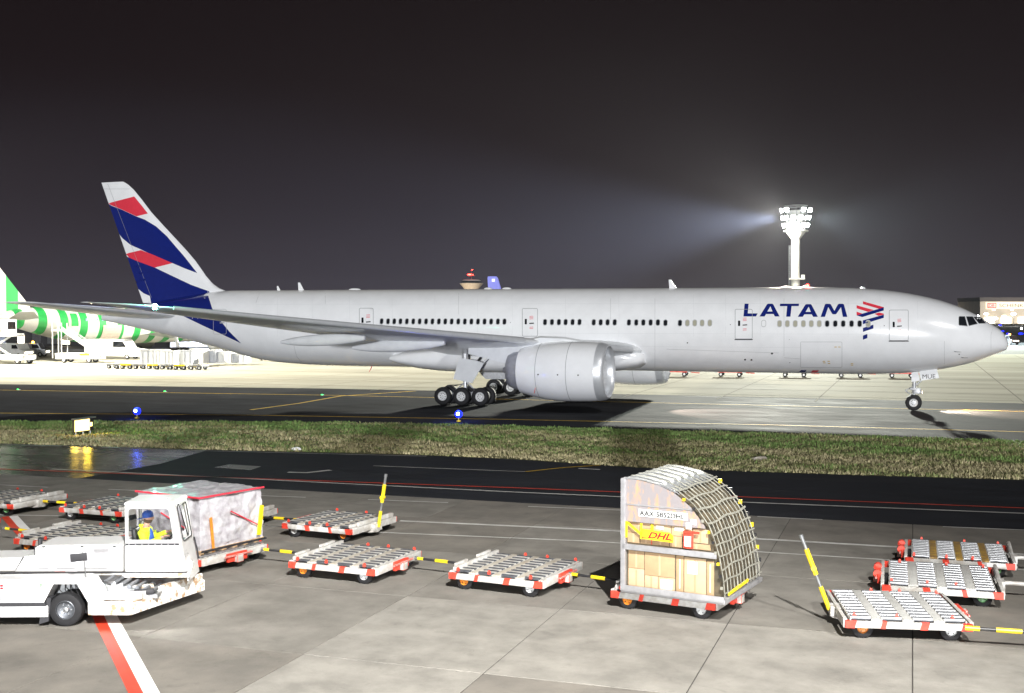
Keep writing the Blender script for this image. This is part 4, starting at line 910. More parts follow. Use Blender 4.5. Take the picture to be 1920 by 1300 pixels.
# far lamp posts with warm lamps on the right, and along the whole horizon
def post(x, y, h, m, r_, label, grp):
    t = thing('lamp_post', (x, y, 0), 0, label, 'lamp post', grp); b = MB(); b.cyl((0, 0, 0), (0, 0, h), .12, 'steel', 6); b.obj('pole', t)
    b = MB(); b.sphere((0, 0, h), r_, m, 10, 6, (1.6, 1, .7)); b.obj('lamp', t)
for k in range(8):
    p = un(1815+k*17, 601, 'y', 560+k*6); post(float(p[0]), float(p[1]), 4+(k % 3)*1.2, 'lampw' if k % 2 else 'lampwarm', .75, 'lamp post below the warehouse, number %s from the left' % ('one', 'two', 'three', 'four', 'five', 'six', 'seven', 'eight')[k], 'lamp posts in front of the warehouse')
def edge(px, py, z, m, r_, label, glow, col, grp, cat='taxiway light'):
    x, y = G(px, py); t = thing('taxiway_light', (x, y, 0), 0, label, cat, grp); b = MB()
    b.cyl((0, 0, -.02), (0, 0, .05), .14, 'yellow', 12); b.cyl((0, 0, .05), (0, 0, z), .03, 'yellow', 8); b.obj('stem', t)
    b = MB(); b.sphere((0, 0, z+r_*.6), r_, m, 14, 9); b.obj('lens', t)  # oversized blue ball puts the lamp's halo into the shape
    if glow: b = MB(); b.sphere((.03, -r_*.75, z+r_*.7), r_*.42, 'lampbc', 12, 8); b.obj('lamp_core', t)
    if glow: plight('taxiway_glow', (x, y-.02, z+r_*2.2), glow, col, r_)
edge(257, 784, .30, 'lampb', .24, 'glowing blue taxiway light left of the wheels, near the lit sign', 110, (.04, .1, 1), 'blue taxiway edge lights')
edge(860, 790, .30, 'lampb', .24, 'glowing blue taxiway light straight below the main wheels', 110, (.04, .1, 1), 'blue taxiway edge lights')
for i, (px, py) in enumerate(((35, 731), (310, 734.5), (605, 741))):
    x, y = G(px, py); t = thing('centreline_light', (x, y, 0), 0, ['green centreline light at the far left of the taxiway', 'green centreline light below the rear fuselage', 'green centreline light left of the main wheels'][i], 'taxiway light', 'green centreline lights')
    b = MB(); b.cyl((0, 0, -.03), (0, 0, .03), .14, 'steel', 14); b.obj('housing', t); b = MB(); b.box((0, -.1, .04), (.16, .05, .04), emis('lamp_centre_green', (.05, 1, .15), 8)); b.obj('lens', t)
for i, (px, py, r_) in enumerate(((1875, 612, .5), (1880, 624, .32), (1890, 629, .3), (1914, 629, .45), (1893, 636, .34), (1899, 645, .3), (1915, 618.5, .25))):
    x, y = G(px, py); t = thing('taxiway_light', (x, y, 0), 0, 'distant blue taxiway light, '+('topmost right of the nose', 'second from the top at the nose', 'small one just above the orange beacon car', 'rightmost one at the picture edge', 'bright one touching the nose outline', 'lowest one beside the orange beacon', 'small pale one at the right edge')[i], 'taxiway light', 'distant blue taxiway lights')
    b = MB(); b.cyl((0, 0, 0), (0, 0, .3), .05, 'steel', 6); b.obj('stem', t); b = MB(); b.sphere((0, 0, .5), r_, 'lampb' if i != 6 else 'lampw', 8, 6, (1.6, 1, .6)); b.obj('lens', t)
# --- lit sign on the verge
x0, y0 = -12.4, -32.66
sg_ = thing('taxiway_sign', (x0, (y0-31.2)/2, 0), 0, 'glowing yellow taxiway sign standing on the grass verge', 'sign')
b = MB(); b.bb((-.12, -.80, .16), (.0, .80, .86), 'black'); b.bb((-.16, -.84, .86), (.14, .84, .93), 'steel'); b.obj('housing', sg_)
b = MB(); b.bb((.0, -.76, .2), (.025, .44, .82), 'lampy'); b.obj('lit_face', sg_, smooth=0)
b = MB(); b.bb((.0, .45, .2), (.02, .78, .82), 'black'); b.bb((.02, .47, .4), (.03, .66, .62), 'lampy'); b.obj('dark_face', sg_, smooth=0)
for q in (-.6, 0, .6):
    b = MB(); b.cyl((-.06, q, -.03), (-.06, q, .16), .05, 'steel', 8); b.cyl((-.06, q, -.03), (-.06, q, .0), .13, 'eqw', 10); b.obj('foot', sg_)
spot('sign_glow', (x0+.1, -31.9, .55), (x0+4, -31.6, 0), 160, 140, (1, .68, .05), .6, .25)
plight('sign_spill', (x0+.15, -32.9, .5), 26, (1, .68, .1), .2)
for (px, py, r_, lb) in ((555, 843, .16, 'pale stone lying at the edge of the verge'), (1425, 862, .2, 'small pale clump lying in the grass at the right')):
    x, y = G(px, py); b = MB(); b.sphere((0, 0, 0), r_, 'paper' if r_ < .18 else 'plate', 8, 5, (1.8, .8, .6)); o = b.obj('stone', None, smooth=0, loc=(x, y, .03)); tag(o, lb, 'stone')
    for v in o.data.vertices: v.co += Vector((random.uniform(-.05, .05), random.uniform(-.05, .05), random.uniform(-.03, .03)))
# ================================================================== DOLLIES
def tyre_small():
    t = MB(); t.lathe((0, 0, 0), (0, -1, 0), [(-.07, .11), (-.075, .17), (-.05, .215), (.05, .215), (.075, .17), (.07, .11)], 'tyre', 20, (0, 0, 1)); return t.mesh('wheel', 40)
def hub(m):
    h = MB(); h.lathe((0, 0, 0), (0, -1, 0), [(-.06, .01), (-.06, .12), (.06, .12), (.075, .115), (.03, .10), (.025, .05), (.07, .045), (.07, .01)], m, 18, (0, 0, 1))
    for k in range(5):
        a = k*1.2566; h.cyl((.08*math.cos(a), -.02, .08*math.sin(a)), (.08*math.cos(a), -.045, .08*math.sin(a)), .012, 'black', 5)
    return h.mesh('hub', 40)
TS = tyre_small(); HUB = {k: hub(k) for k in ('orange', 'rim', 'green')}
def roller_me(m, L, r_=.042):
    b = MB(); b.cyl((-L/2, 0, 0), (L/2, 0, 0), r_, m, 10); return b.mesh('roller', 40)
def dolly(kind, label, bar, L=2.46, W=2.46, front='orange', rear='rim'):
    # local +x = towbar end
    t = thing('pallet_dolly', (0, 0, 0), 0, label, 'pallet dolly', 'pallet dollies on the concrete stand')
    hx, hy = L/2, W/2
    for sg in (-1, 1):                                            # long side rails, white with red blocks
        b = MB(); b.bb((-hx, sg*hy-.035, .26), (hx, sg*hy+.035, .40), 'dw'); r_ = b.obj('side_rail', t, bevel=.01)
        for x0, x1 in ((-hx-.006, -hx+.22), (-.42, -.22), (.42, .56), (hx-.22, hx+.006)):
            b = MB(); b.prism([(x0+.04*(x0 > -hx), .255), (x1, .255), (x1-.04*(x1 < hx), .405), (x0, .405)], sg*hy-.041, sg*hy+.041, 'dr', lambda u, v, q: (u, q, v)); b.obj('red_marking', r_, smooth=0)
    for sg in (-1, 1):
        b = MB(); b.bb((sg*hx-.04, -hy+.04, .24), (sg*hx+.04, hy-.04, .43), 'dw'); b.obj('end_beam', t, bevel=.01)
    b = MB(); b.bb((-hx+.05, -.2, .2), (hx-.05, -.08, .36), 'black'); b.bb((-hx+.05, .08, .2), (hx-.05, .2, .36), 'black')
    for x in (-.88, .88): b.cyl((x, -1.0, .215), (x, 1.0, .215), .05, 'black', 8)
    b.obj('underframe', t)
    pan = {'a': 'dw', 'b': 'black', 'y': 'black'}[kind]; rl = {'a': 'rollerd', 'b': 'roller', 'y': 'roller'}[kind]
    xs = [-.93, -.31, .31, .93]; me = roller_me(rl, .40, .042 if kind == 'a' else .05)
    for x in xs:
        b = MB(); b.bb((x-.22, -hy+.04, .345), (x+.22, hy-.04, .37), pan)
        for q in (-.215, .215): b.bb((x+q-.014, -hy+.04, .37), (x+q+.014, hy-.04, .435), 'dw')
        b.obj('roller_tray', t, smooth=0)
        n = 9 if kind == 'a' else 10
        for k in range(n): mk('roller', me, t, (x, -hy+.16+(W-.32)*k/(n-1), .425))
        if kind == 'a':
            b = MB()
            for k in range(n-1): b.bb((x-.19, -hy+.16+(W-.32)*(k+.30)/(n-1), .37), (x+.19, -hy+.16+(W-.32)*(k+.72)/(n-1), .452), 'dw')
            tag(b.obj('roller_gap_plates', t, smooth=0), kind='stuff')
    for x in (-.62, 0, .62):
        b = MB(); b.bb((x-.085, -hy+.02, .40), (x+.085, hy-.02, .442), {'a': 'plate', 'b': 'plateg', 'y': 'platey'}[kind]); b.obj('deck_plate', t, bevel=.008)
    wr = [('orange' if front == 'orange' else front), rear]
    for i, x in enumerate((.88, -.88)):
        for dy in (-1.08, 1.08):
            w_ = mk('wheel', TS, t, (x, dy, .215)); w_.rotation_euler = (0, random.uniform(0, 3), math.pi if dy > 0 else 0); mk('hub', HUB[wr[i]], w_)
    for x, y in ((-1.1, -1.12), (-.31, -1.14), (.31, -1.14), (1.05, 1.14), (.2, 1.14), (-.9, 1.14)):
        b = MB(); b.box((x, y, .465), (.06, .05, .07), 'dr'); b.cyl((x-.02, y, .50), (x+.02, y, .50), .026, 'dr', 8); b.obj('pallet_stop', t)
    b = MB(); b.bb((-hx-.12, -.35, .2), (-hx-.03, .35, .42), 'dr'); b.box((-hx-.14, .0, .28), (.16, .22, .2), 'dw'); b.cyl((-hx-.15, -.5, .36), (-hx-.15, .5, .36), .03, 'dw', 6); b.obj('rear_hitch', t, bevel=.01)
    if kind == 'a':
        b = MB(); b.bb((hx-.14, -hy+.05, .44), (hx-.06, hy-.05, .53), 'dw'); b.bb((hx-.04, -.9, .44), (hx+.03, -.2, .57), 'dw'); b.bb((hx-.04, .35, .44), (hx+.03, .95, .57), 'dw'); b.obj('guide_rail', t, bevel=.01)
    b = MB(); b.cyl((hx-.2, 0, .16), (hx-.2, 0, .26), .34, 'dw', 18); b.box((hx+.03, 0, .3), (.22, .4, .2), 'dw'); b.obj('turntable', t)
    if bar == 'flat': a, c, tilt = Vector((hx+.08, 0, .34)), Vector((hx+1.72, 0, .36)), None
    elif bar == 'short': a, c, tilt = Vector((hx+.08, 0, .34)), Vector((hx+.62, 0, .34)), None
    else: a, c, tilt = Vector((hx+.14, 0, .30)), Vector((hx+.14+bar, 0, 1.92)), 1
    d = (c-a); tb = mk('towbar', None, t)
    if bar == 'short':
        q = MB(); q.cyl(a, c, .05, 'dw', 8); q.cyl(c, c+Vector((.12, 0, 0)), .04, 'yellow', 8); q.obj('bar', tb)
    else:
        seg = [(0, .16, 'yellow', .045), (.16, .4, 'black', .032), (.4, .62, 'yellow', .045), (.62, .84, 'black', .032), (.84, .96, 'yellow' if tilt is None else 'steel', .04 if tilt is None else .035)] if tilt is None else [(0, .30, 'yellow', .05), (.30, .46, 'steel', .035), (.46, .80, 'yellow', .055), (.80, .94, 'steel', .04)]
        for s0, s1, m, r_ in seg: q = MB(); q.cyl(a+d*s0, a+d*s1, r_, m, 10); q.obj('bar_segment', tb)
        q = MB(); e = a+d*.96; q.cyl(e-d*.02, e+d*.03, .05, 'steel', 10); q.obj('tow_eye', tb)
        if tilt: q = MB(); q.cyl(a+d*.55+Vector((0, -.07, 0)), a+d*.55+Vector((0, .07, 0)), .06, 'yellow', 10); q.cyl(a+d*.5+Vector((0, -.07, 0)), a+d*.72+Vector((0, -.07, 0)), .012, 'yellow', 6); q.obj('latch_handle', tb)
    return t
def setd(t, x, y, rz): t.location = (x, y, 0); t.rotation_euler = (0, 0, R(rz)); return t
pa = dolly('a', 'flat roller dolly second left of the netted container, orange hub at left', 'flat'); setd(pa, 17.42, -58.22, 176)
def more(proto, x, y, rz, label): c = dup(proto); c['label'] = label; return setd(c, x, y, rz)
more(pa, 21.78, -58.10, 173, 'flat roller dolly coupled directly left of the netted container')
more(pa, 26.03, -58.74, 169.5, 'dolly carrying the netted cargo container')
more(pa, 8.6, -58.0, 176, 'flat roller dolly seen behind the white truck, left of its cab')
ng_ = dolly('a', 'dolly carrying the plastic wrapped cargo behind the truck cab', 'flat', front='orange', rear='green'); setd(ng_, 12.95, -58.55, 168)
up = dolly('a', 'far dolly with its yellow towbar standing upright at right', .27, front='rim', rear='rim'); setd(up, 14.55, -53.55, -7)
for c in up.children:
    if c.name.startswith('wheel') and c.location.x > 0 and c.location.y < 0: mk('hub', HUB['orange'], c); bpy.data.objects.remove(c.children[0]) if len(c.children) > 1 and c.children[0].data != HUB['orange'] else None
back = dolly('a', 'empty roller dolly farthest left but one in the back row, green hub', 'flat', front='green', rear='rim'); setd(back, 6.15, -53.25, -3)
more(back, 10.35, -53.5, -4, 'empty dolly half hidden behind the wrapped cargo')
more(back, 1.85, -53.2, -3, 'empty dolly at the left edge in the back row')
l3 = more(up, 3.25, -57.9, 0, 'dolly at the left edge with an upright yellow towbar')
pb = dolly('b', 'shiny roller dolly in front at right, yellow towbar raised at its left', .62, L=2.5, W=2.6); setd(pb, 30.72, -59.15, 193)
pb.rotation_euler = (0, 0, R(192))
f1 = dolly('b', 'grey plated roller dolly just behind the front right dolly', 'short', L=2.6, W=2.75, front='green', rear='rim'); setd(f1, 31.68, -55.75, 1)
f2 = dolly('y', 'yellow plated roller dolly at the back of the right group', 'short', L=2.6, W=2.45, front='green', rear='rim'); setd(f2, 32.2, -52.5, 0)
more(pb, 35.1, -60.1, 186, 'dolly beyond the right edge coupled by the striped bar')
for c in list(bpy.data.objects):
    if c.name.startswith('towbar') and c.parent and c.parent['label'].startswith('dolly beyond'):
        for q in list(c.children):
            bpy.data.objects.remove(q)
        for s0, s1, m in ((0, .16, 'yellow'), (.16, .38, 'black'), (.38, .66, 'yellow'), (.66, .84, 'black'), (.84, 1, 'yellow')):
            a = Vector((1.33, 0, .36)); d = Vector((1.72, 0, .02)); q = MB(); q.cyl(a+d*s0, a+d*s1, .05 if m == 'yellow' else .036, m, 10); q.obj('bar_segment', c)
for o_, hs in ((f1, 1), (f2, 1)):
    for x, y in ((-1.42, .55), (-1.42, -.2)):
        b = MB(); b.cyl((x, y-.10, .42), (x, y+.10, .42), .10, 'dr', 12); b.obj('bumper_block', o_)
    b = MB(); b.cyl((1.32, -1.1, .3), (1.32, 1.15, .5), .05, 'dw', 8); b.obj('end_bar', o_)

# ================================================================== NETTED CONTAINER
CA = R(-10.9); CT = thing('cargo_container', (24.94, -59.98, 0), CA, 'tall curved cargo container with webbing net and boxes, on a dolly', 'cargo container')
prof = [(0, 3.02), (.24, 3.03), (.46, 3.01), (.87, 2.94), (1.24, 2.79), (1.61, 2.52), (1.94, 2.12), (2.09, 1.77), (2.19, 1.42), (2.27, 1.0), (2.31, .60)]
pz = pchip([p[0] for p in prof], [p[1] for p in prof]); DP = 2.5
def pc(t):           # point and normal along the curved profile, t in 0..1
    k = t*(len(prof)-1); i = min(int(k), len(prof)-2); f = k-i; a, c = Vector(prof[i]), Vector(prof[i+1]); p = a.lerp(c, f)
    def nrm(j):
        q, r_ = Vector(prof[max(j-1, 0)]), Vector(prof[min(j+1, len(prof)-1)]); d = (r_-q).normalized(); return Vector((-d.y, d.x))
    n = nrm(i).lerp(nrm(i+1), f).normalized()
    n = n if n.x+n.y > 0 else -n
    return p, n
b = MB(); b.bb((-.06, -.04, .46), (2.38, DP+.04, .56), 'alu'); b.obj('base_pallet', CT, bevel=.01)
b = MB(); b.bb((-.06, -.07, .5), (2.36, -.035, .63), 'alu'); b.obj('base_rail', CT, bevel=.008)
b = MB(); b.bb((-.06, -.06, .56), (.05, .05, 3.02), 'alu'); b.obj('corner_post', CT, bevel=.008)
b = MB(); b.bb((-.05, DP-.1, .56), (.05, DP, 3.02), 'alu'); b.obj('corner_post', CT, bevel=.008)
b = MB(); b.bb((-.02, -.06, 1.43), (2.19, -.03, 1.56), 'alu'); b.obj('cross_rail', CT, bevel=.008)
b = MB(); b.bb((-.045, .05, .56), (-.01, DP-.1, 3.0), 'alu'); b.obj('back_panel', CT)
b = MB(); P = [(0.05, 2.06)]+[(1.93, 2.06)]+[(p[0]-.02, p[1]-.02) for p in reversed(prof[:7]) if p[0] > .05]+[(.05, 3.0)]
b.prism(P, -.03, -.02, 'sheet', lambda u, v, q: (u, q, v)); b.obj('plastic_sheet', CT, smooth=0)
b = MB(); b.bb((.03, -.045, 2.43), (1.62, -.032, 2.46), 'alu'); b.obj('sheet_seam', CT)
ip = [(p[0]-.05 if p[0] > .1 else p[0]+.02, p[1]-.05) for p in prof]
b = MB(); b.prism([(.05, .56), (2.24, .56)]+[q for q in reversed(ip)], .06, DP-.05, 'carton', lambda u, v, q: (u, q, v)); b.obj('load_block', CT, smooth=0)
# smooth grey cover on the top part
def strip(t0, t1, y0, y1, off, m, name, w_=None, n=14, par=CT, wav=0.):
    b = MB(); vs = []
    for i in range(n+1):
        t = t0+(t1-t0)*i/n; p, nn = pc(t); q = p+nn*(off+wav*math.sin(i*1.7+y0*5)*.5+wav*.5)
        wy = wav*math.sin(i*1.1+y0*9)*.9
        vs += [(q.x, y0+wy, q.y), (q.x, y1+wy, q.y)]
    k = len(vs)
    for i in range(n+1):
        t = t0+(t1-t0)*i/n; p, nn = pc(t); q = p+nn*(off-.012); vs += [(q.x, y0, q.y), (q.x, y1, q.y)]
    fs = [(2*i, 2*i+1, 2*i+3, 2*i+2) for i in range(n)]+[(k+2*i, k+2*i+2, k+2*i+3, k+2*i+1) for i in range(n)]
    fs += [(2*i, 2*i+2, k+2*i+2, k+2*i) for i in range(n)]+[(2*i+1, k+2*i+1, k+2*i+3, 2*i+3) for i in range(n)]
    b.add(vs, fs, m); return b.obj(name, par, smooth=60)
strip(0, .40, -.03, DP, .0, 'topc', 'top_cover')
for k in range(7): y = -.02+k*(DP+.0)/6.05; strip(0, .42, y, y+.03, .022, 'alu' if k in (0,) else 'strap', 'cover_strap')
for k in range(12): y = .04+k*(DP-.12)/11; strip(.36, 1, y, y+.026, .045, 'strap', 'net_strap', wav=.008, n=18)
for k in range(10):
    t = .40+k*.064; p, nn = pc(t); b = MB(); vs = []
    N_ = 12
    for i in range(N_+1):
        y = -.03+(DP+.04)*i/N_; o_ = .065+.008*math.sin(i*1.3+k); s_ = .012*math.sin(i*.9+k*2)
        p1, n1 = pc(min(t+s_*.4, 1)); p2, n2 = pc(min(t+.009+s_*.4, 1)); vs += [(p1.x+n1.x*o_, y, p1.y+n1.y*o_), (p2.x+n2.x*o_, y, p2.y+n2.y*o_)]
    b.add(vs, [(2*i, 2*i+1, 2*i+3, 2*i+2) for i in range(N_)], 'strap'); b.obj('net_strap', CT, smooth=60)
for k in range(9):                                                  # net hooks down the near edge
    p, nn = pc(.45+k*.062); b = MB(); b.box((p.x+.02, -.05, p.y), (.05, .04, .06), 'yellow' if k % 3 == 0 else ('black' if k % 3 == 1 else 'strap')); b.obj('net_hook', CT)
for k in range(8):
    p, nn = pc(.42+k*.07); b = MB(); b.box((p.x+.03, DP+.02, p.y), (.08, .05, .1), 'yellow' if k % 2 == 0 else 'black'); b.obj('net_hook', CT)
b = MB(); b.box((2.36, .9, .66), (.03, 1.3, .07), 'yellow', rz=0, rx=R(2)); b.obj('yellow_strap', CT)
# id plate, sheet lines, yellow tapes, sign, red pouch
b = MB(); b.bb((.37, -.045, 2.20), (1.52, -.034, 2.36), 'paper'); ipl = b.obj('number_plate', CT, smooth=0)
text_obj('letters', 'AAX 5852DHL', .15, 'ink', ipl, (.40, -.049, 2.225), (R(90), 0, 0), 1.12, .001, bold=.004)
for (x0, z0, x1, z1) in ((1.49, 2.02, 1.62, 2.16), (1.60, 2.12, 1.72, 2.24)): b = MB(); b.bb((x0, -.05, z0), (x1, -.035, z1), 'paper'); b.obj('paper_label', CT)
for a, c, w_ in (((.08, 2.06), (.08, 1.70), .05), ((.08, 2.05), (.44, 1.80), .055), ((.44, 2.05), (.44, 1.70), .05), ((.70, 2.04), (.70, 1.90), .06)):
    d = Vector(c)-Vector(a); b = MB(); b.box(((a[0]+c[0])/2, -.050, (a[1]+c[1])/2), (w_, .006, d.length), 'yellow', ry=math.atan2(d.x, d.y)+math.pi); b.obj('yellow_tape', CT)
for x in (.64, .92, 1.27): b = MB(); b.bb((x, .046, 1.58), (x+.055+.03*(x > 1), .052, 1.86), 'dr'); b.obj('red_tape', CT)
b = MB(); b.prism([(.49, 1.71), (1.20, 1.69), (1.20, 1.84), (1.12, 1.90), (.47, 1.93)], -.075, -.055, 'dhly', lambda u, v, q: (u, q, v)); ds = b.obj('company_sign', CT, smooth=0)
text_obj('letters', 'DHL', .19, 'dhlr', ds, (.60, -.079, 1.745), (R(90), 0, 0), 1.45, .001, shear=.35, bold=.006)
b = MB(); b.bb((.47, -.078, 1.735), (.60, -.074, 1.75), 'dhlr'); b.bb((1.10, -.078, 1.735), (1.20, -.074, 1.75), 'dhlr'); b.obj('sign_stripe', ds, smooth=0)
b = MB(); b.bb((1.44, -.07, 1.60), (1.66, -.035, 1.95), 'dr'); b.bb((1.46, -.075, 1.64), (1.62, -.068, 1.87), 'paper'); b.obj('document_pouch', CT, bevel=.006)
b = MB(); b.bb((1.44, -.08, 1.93), (1.80, -.04, 1.98), 'dr'); b.obj('pouch_flap', CT)
CM = Matrix.Translation((24.94, -59.98, 0)) @ Matrix.Rotation(CA, 4, 'Z')
BX = [(.09, .60, .47, 1.00, 'card2', 'cardboard box at the lower left corner of the netted container'), (.09, 1.01, .47, 1.40, 'card', 'cardboard box at left just under the container cross rail'),
 (.49, .60, .80, .88, 'card2', 'small cardboard box second in the bottom row of the container'), (.82, .60, 1.20, .88, 'card2', 'cardboard box with white label in the middle of the bottom row'), (.49, .89, 1.20, 1.40, 'card', 'wide taped cardboard box in the middle of the lower shelf'),
 (1.23, .60, 1.40, 1.40, 'card', 'tall narrow carton left of the light carton at bottom right'), (1.42, .60, 1.92, 1.38, 'card2', 'large light carton with white label at the bottom right of the container'), (1.94, .60, 2.10, 1.36, 'card', 'thin carton at the right end of the lower shelf'),
 (.07, 1.58, .36, 1.80, 'card', 'small carton at left standing on the cross rail'), (.38, 1.58, .64, 1.80, 'card', 'carton behind the left end of the yellow sign'), (.66, 1.58, 1.06, 1.80, 'card', 'carton with two red tapes below the yellow sign'), (1.08, 1.58, 1.36, 1.82, 'card', 'carton left of the red document pouch'), (1.38, 1.58, 2.02, 1.70, 'card', 'flat carton under the red document pouch'),
 (.07, 1.81, .62, 2.04, 'card', 'carton in the top row behind the yellow tapes'), (.70, 1.82, 1.10, 2.04, 'card2', 'carton in the top row above the yellow sign'), (1.12, 1.83, 1.60, 2.04, 'card2', 'carton in the top row right of the sign'), (1.62, 1.72, 1.96, 2.02, 'card2', 'rounded carton at the upper right beside the net')]
for i, (x0, z0, x1, z1, m, lb) in enumerate(BX):
    p = CM @ Vector(((x0+x1)/2, .03, z0)); t = thing('cardboard_box', p, CA+R(random.uniform(-.6, .6)), lb, 'box', 'cardboard boxes inside the netted container')
    w_, h = x1-x0, z1-z0; b = MB(); d0 = random.uniform(0, .02)
    b.bb((-w_/2, d0, 0), (w_/2, .02+d0, h), m); b.bb((-w_/2, d0+.02, 0), (w_/2, .025+d0, h-.002), m); b.obj('carton_body', t, bevel=.006)
    b = MB(); b.bb((-.02, d0-.002, h*.05), (.02, d0+.001, h*.95), 'card' if m == 'card2' else 'card2') if w_ > .2 else b.bb((-.01, d0-.002, h*.1), (.01, d0+.001, h*.9), 'paper'); b.obj('packing_tape', t, smooth=0)
    if i in (3, 6, 14, 15): b = MB(); b.bb((-w_*.35, d0-.004, h*.55 if i != 3 else h*.1), (w_*.1 if i != 3 else w_*.35, d0-.001, h*.9 if i != 3 else h*.85), 'paper'); b.obj('paper_label', t, smooth=0)
# ================================================================== WRAPPED PALLET CARGO
WA = R(-12); WP = thing('wrapped_cargo', (12.95, -58.55, 0), WA, 'big plastic wrapped cargo load on a dolly behind the truck cab', 'cargo load')
bm = bmesh.new(); bmesh.ops.create_cube(bm, size=1); bmesh.ops.scale(bm, vec=(2.3, 2.3, 1.38), verts=bm.verts); bmesh.ops.subdivide_edges(bm, edges=bm.edges[:], cuts=30, use_grid_fill=True)
from mathutils import noise as mn
for v in bm.verts:
    p = v.co.copy(); n = p.normalized(); f = mn.noise(p*2.2)*.07+mn.noise(p*6)*.035+abs(mn.noise(p*13))*.02
    cell = Vector((round(p.x*1.7), round(p.y*1.7), round(p.z*2.3))); f += mn.noise(cell*3.7+Vector((.5, .3, .2)))*.05
    v.co += Vector((n.x, n.y, n.z*.7))*f
    if p.z < -.6: v.co.x = p.x; v.co.y = p.y
me = bpy.data.meshes.new('wrapped_load'); bm.to_mesh(me); bm.free(); me.materials.append(M['wrap']); me.polygons.foreach_set('use_smooth', [True]*len(me.polygons)); me.set_sharp_from_angle(angle=R(50)); mk('wrapped_load', me, WP, (0, 0, 1.30))
b = MB(); b.bb((-1.16, -1.16, .46), (1.16, 1.16, .50), 'alu'); b.obj('base_sheet', WP)
for k in range(6):
    b = MB(); b.bb((-1.12, -1.1+k*.4, .50), (1.14, -1.0+k*.4, .60), 'wood'); b.obj('pallet_board', WP)
b = MB(); b.bb((-1.17, -1.17, .60), (1.17, 1.17, .625), 'wood'); b.obj('pallet_deck', WP)
for y in (-.78,): b = MB(); b.box((1.215, y, 1.0), (.012, .09, .9), 'orange', rx=R(6)); b.obj('orange_strap', WP)
for a, c in (((-1.15, -1.2, 1.99), (1.2, -1.2, 1.99)), ((1.2, -1.2, 1.99), (1.2, 1.15, 1.98))):
    b = MB(); b.cyl(a, c, .028, 'coral', 6); b.obj('red_edge_strap', WP)
for i, (a, c) in enumerate((((1.21, -.1, 1.5), (1.20, .9, 1.0)), ((-.2, -1.2, 1.5), (.9, -1.21, 1.1)))):
    b = MB(); b.cyl(a, c, .02, 'coral', 6); b.obj('red_edge_strap', WP)
b = MB(); b.box((1.26, .95, 1.12), (.03, .14, .8), 'yellow', rx=R(-9)); b.obj('yellow_bar', WP, bevel=.01)
b = MB(); b.cyl((1.27, -1.2, .62), (1.27, 1.15, .60), .03, 'black', 6); b.obj('tie_down', WP)
# load on the left edge dolly
LP = thing('wrapped_cargo', (2.75, -57.9, 0), 0, 'white wrapped cargo stack cut off by the left edge', 'cargo load')
b = MB(); b.bb((-1.1, -1.1, .46), (.6, 1.1, 1.6), 'wrap'); b.obj('wrapped_load', LP, bevel=.06)
b = MB(); b.cyl((.65, -1.0, .46), (.65, -1.0, 2.6), .03, 'alu', 6); b.box((.72, -1.0, 2.25), (.3, .05, .1), 'dr'); b.obj('net_pole', LP)
# ================================================================== LOW CARGO TRANSPORTER (TRUCK) AND DRIVER
TA = R(20); TO = (14.0, -65.06, 0)
TK = thing('cargo_transporter', TO, TA, 'white low cargo transporter with a one man cab in the left foreground', 'truck')
XZ = lambda u, v, q: (u, q, v)
def holed(b, outer, inner, fn, m, th):
    # wall between an outer polygon and an inner rounded hole, th thick
    cx = sum(p[0] for p in inner)/len(inner); cy = sum(p[1] for p in inner)/len(inner); n = len(inner); O_ = []
    for u, v in inner:
        d = Vector((u-cx, v-cy)); best = None
        for i in range(len(outer)):
            a, c = Vector(outer[i]), Vector(outer[(i+1) % len(outer)]); e = c-a; den = d.x*e.y-d.y*e.x
            if abs(den) < 1e-9: continue
            w_ = a-Vector((cx, cy)); t = (w_.x*e.y-w_.y*e.x)/den; s = (w_.x*d.y-w_.y*d.x)/den
            if t > 0 and -1e-6 <= s <= 1+1e-6 and (best is None or t < best): best = t
        O_.append((cx+d.x*best, cy+d.y*best))
    # snap nearest outer samples to the corners
    for c in outer:
        k = min(range(n), key=lambda i: (O_[i][0]-c[0])**2+(O_[i][1]-c[1])**2); O_[k] = tuple(c)
    vs = [fn(u, v, q) for q in (0, th) for u, v in O_]+[fn(u, v, q) for q in (0, th) for u, v in inner]
    fs = []
    for i in range(n):
        j = (i+1) % n; fs += [(i, j, 2*n+j, 2*n+i), (n+i, 3*n+i, 3*n+j, n+j), (2*n+i, 2*n+j, 3*n+j, 3*n+i), (i, n+i, n+j, j)]
    b.add(vs, fs, m)
def rquad(P, r_, k=4):
    out_ = []; n = len(P)
    for i in range(n):
        p, a, c = Vector(P[i]), Vector(P[i-1]), Vector(P[(i+1) % n]); d1 = (a-p).normalized()*r_; d2 = (c-p).normalized()*r_
        for j in range(k+1):
            t = j/k; out_.append(tuple((p+d1)*(1-t)**2+p*2*t*(1-t)+(p+d2)*t*t))
    return out_
# --- chassis
b = MB(); b.prism([(-5.2, .50), (-.52, .50), (-.30, .92), (.20, .92), (.44, .50), (.70, .50), (.66, .70), (.48, 1.0), (.36, 1.045), (-1.55, 1.03), (-5.2, 1.03)], 0, .52, 'truck', XZ); b.obj('side_pod', TK, smooth=0, bevel=.012)
b = MB(); b.bb((-5.2, -.02, .22), (-.42, .30, .46), 'truck'); b.obj('side_skirt', TK, bevel=.015)
b = MB(); b.bb((-5.2, -.035, .455), (-.46, .02, .53), 'rubber'); b.obj('rubber_strip', TK)
b = MB(); b.bb((-5.2, .30, .22), (.3, 2.2, .46), 'black'); b.bb((-5.2, .55, .80), (.8, 1.25, .86), 'black'); b.obj('frame', TK)
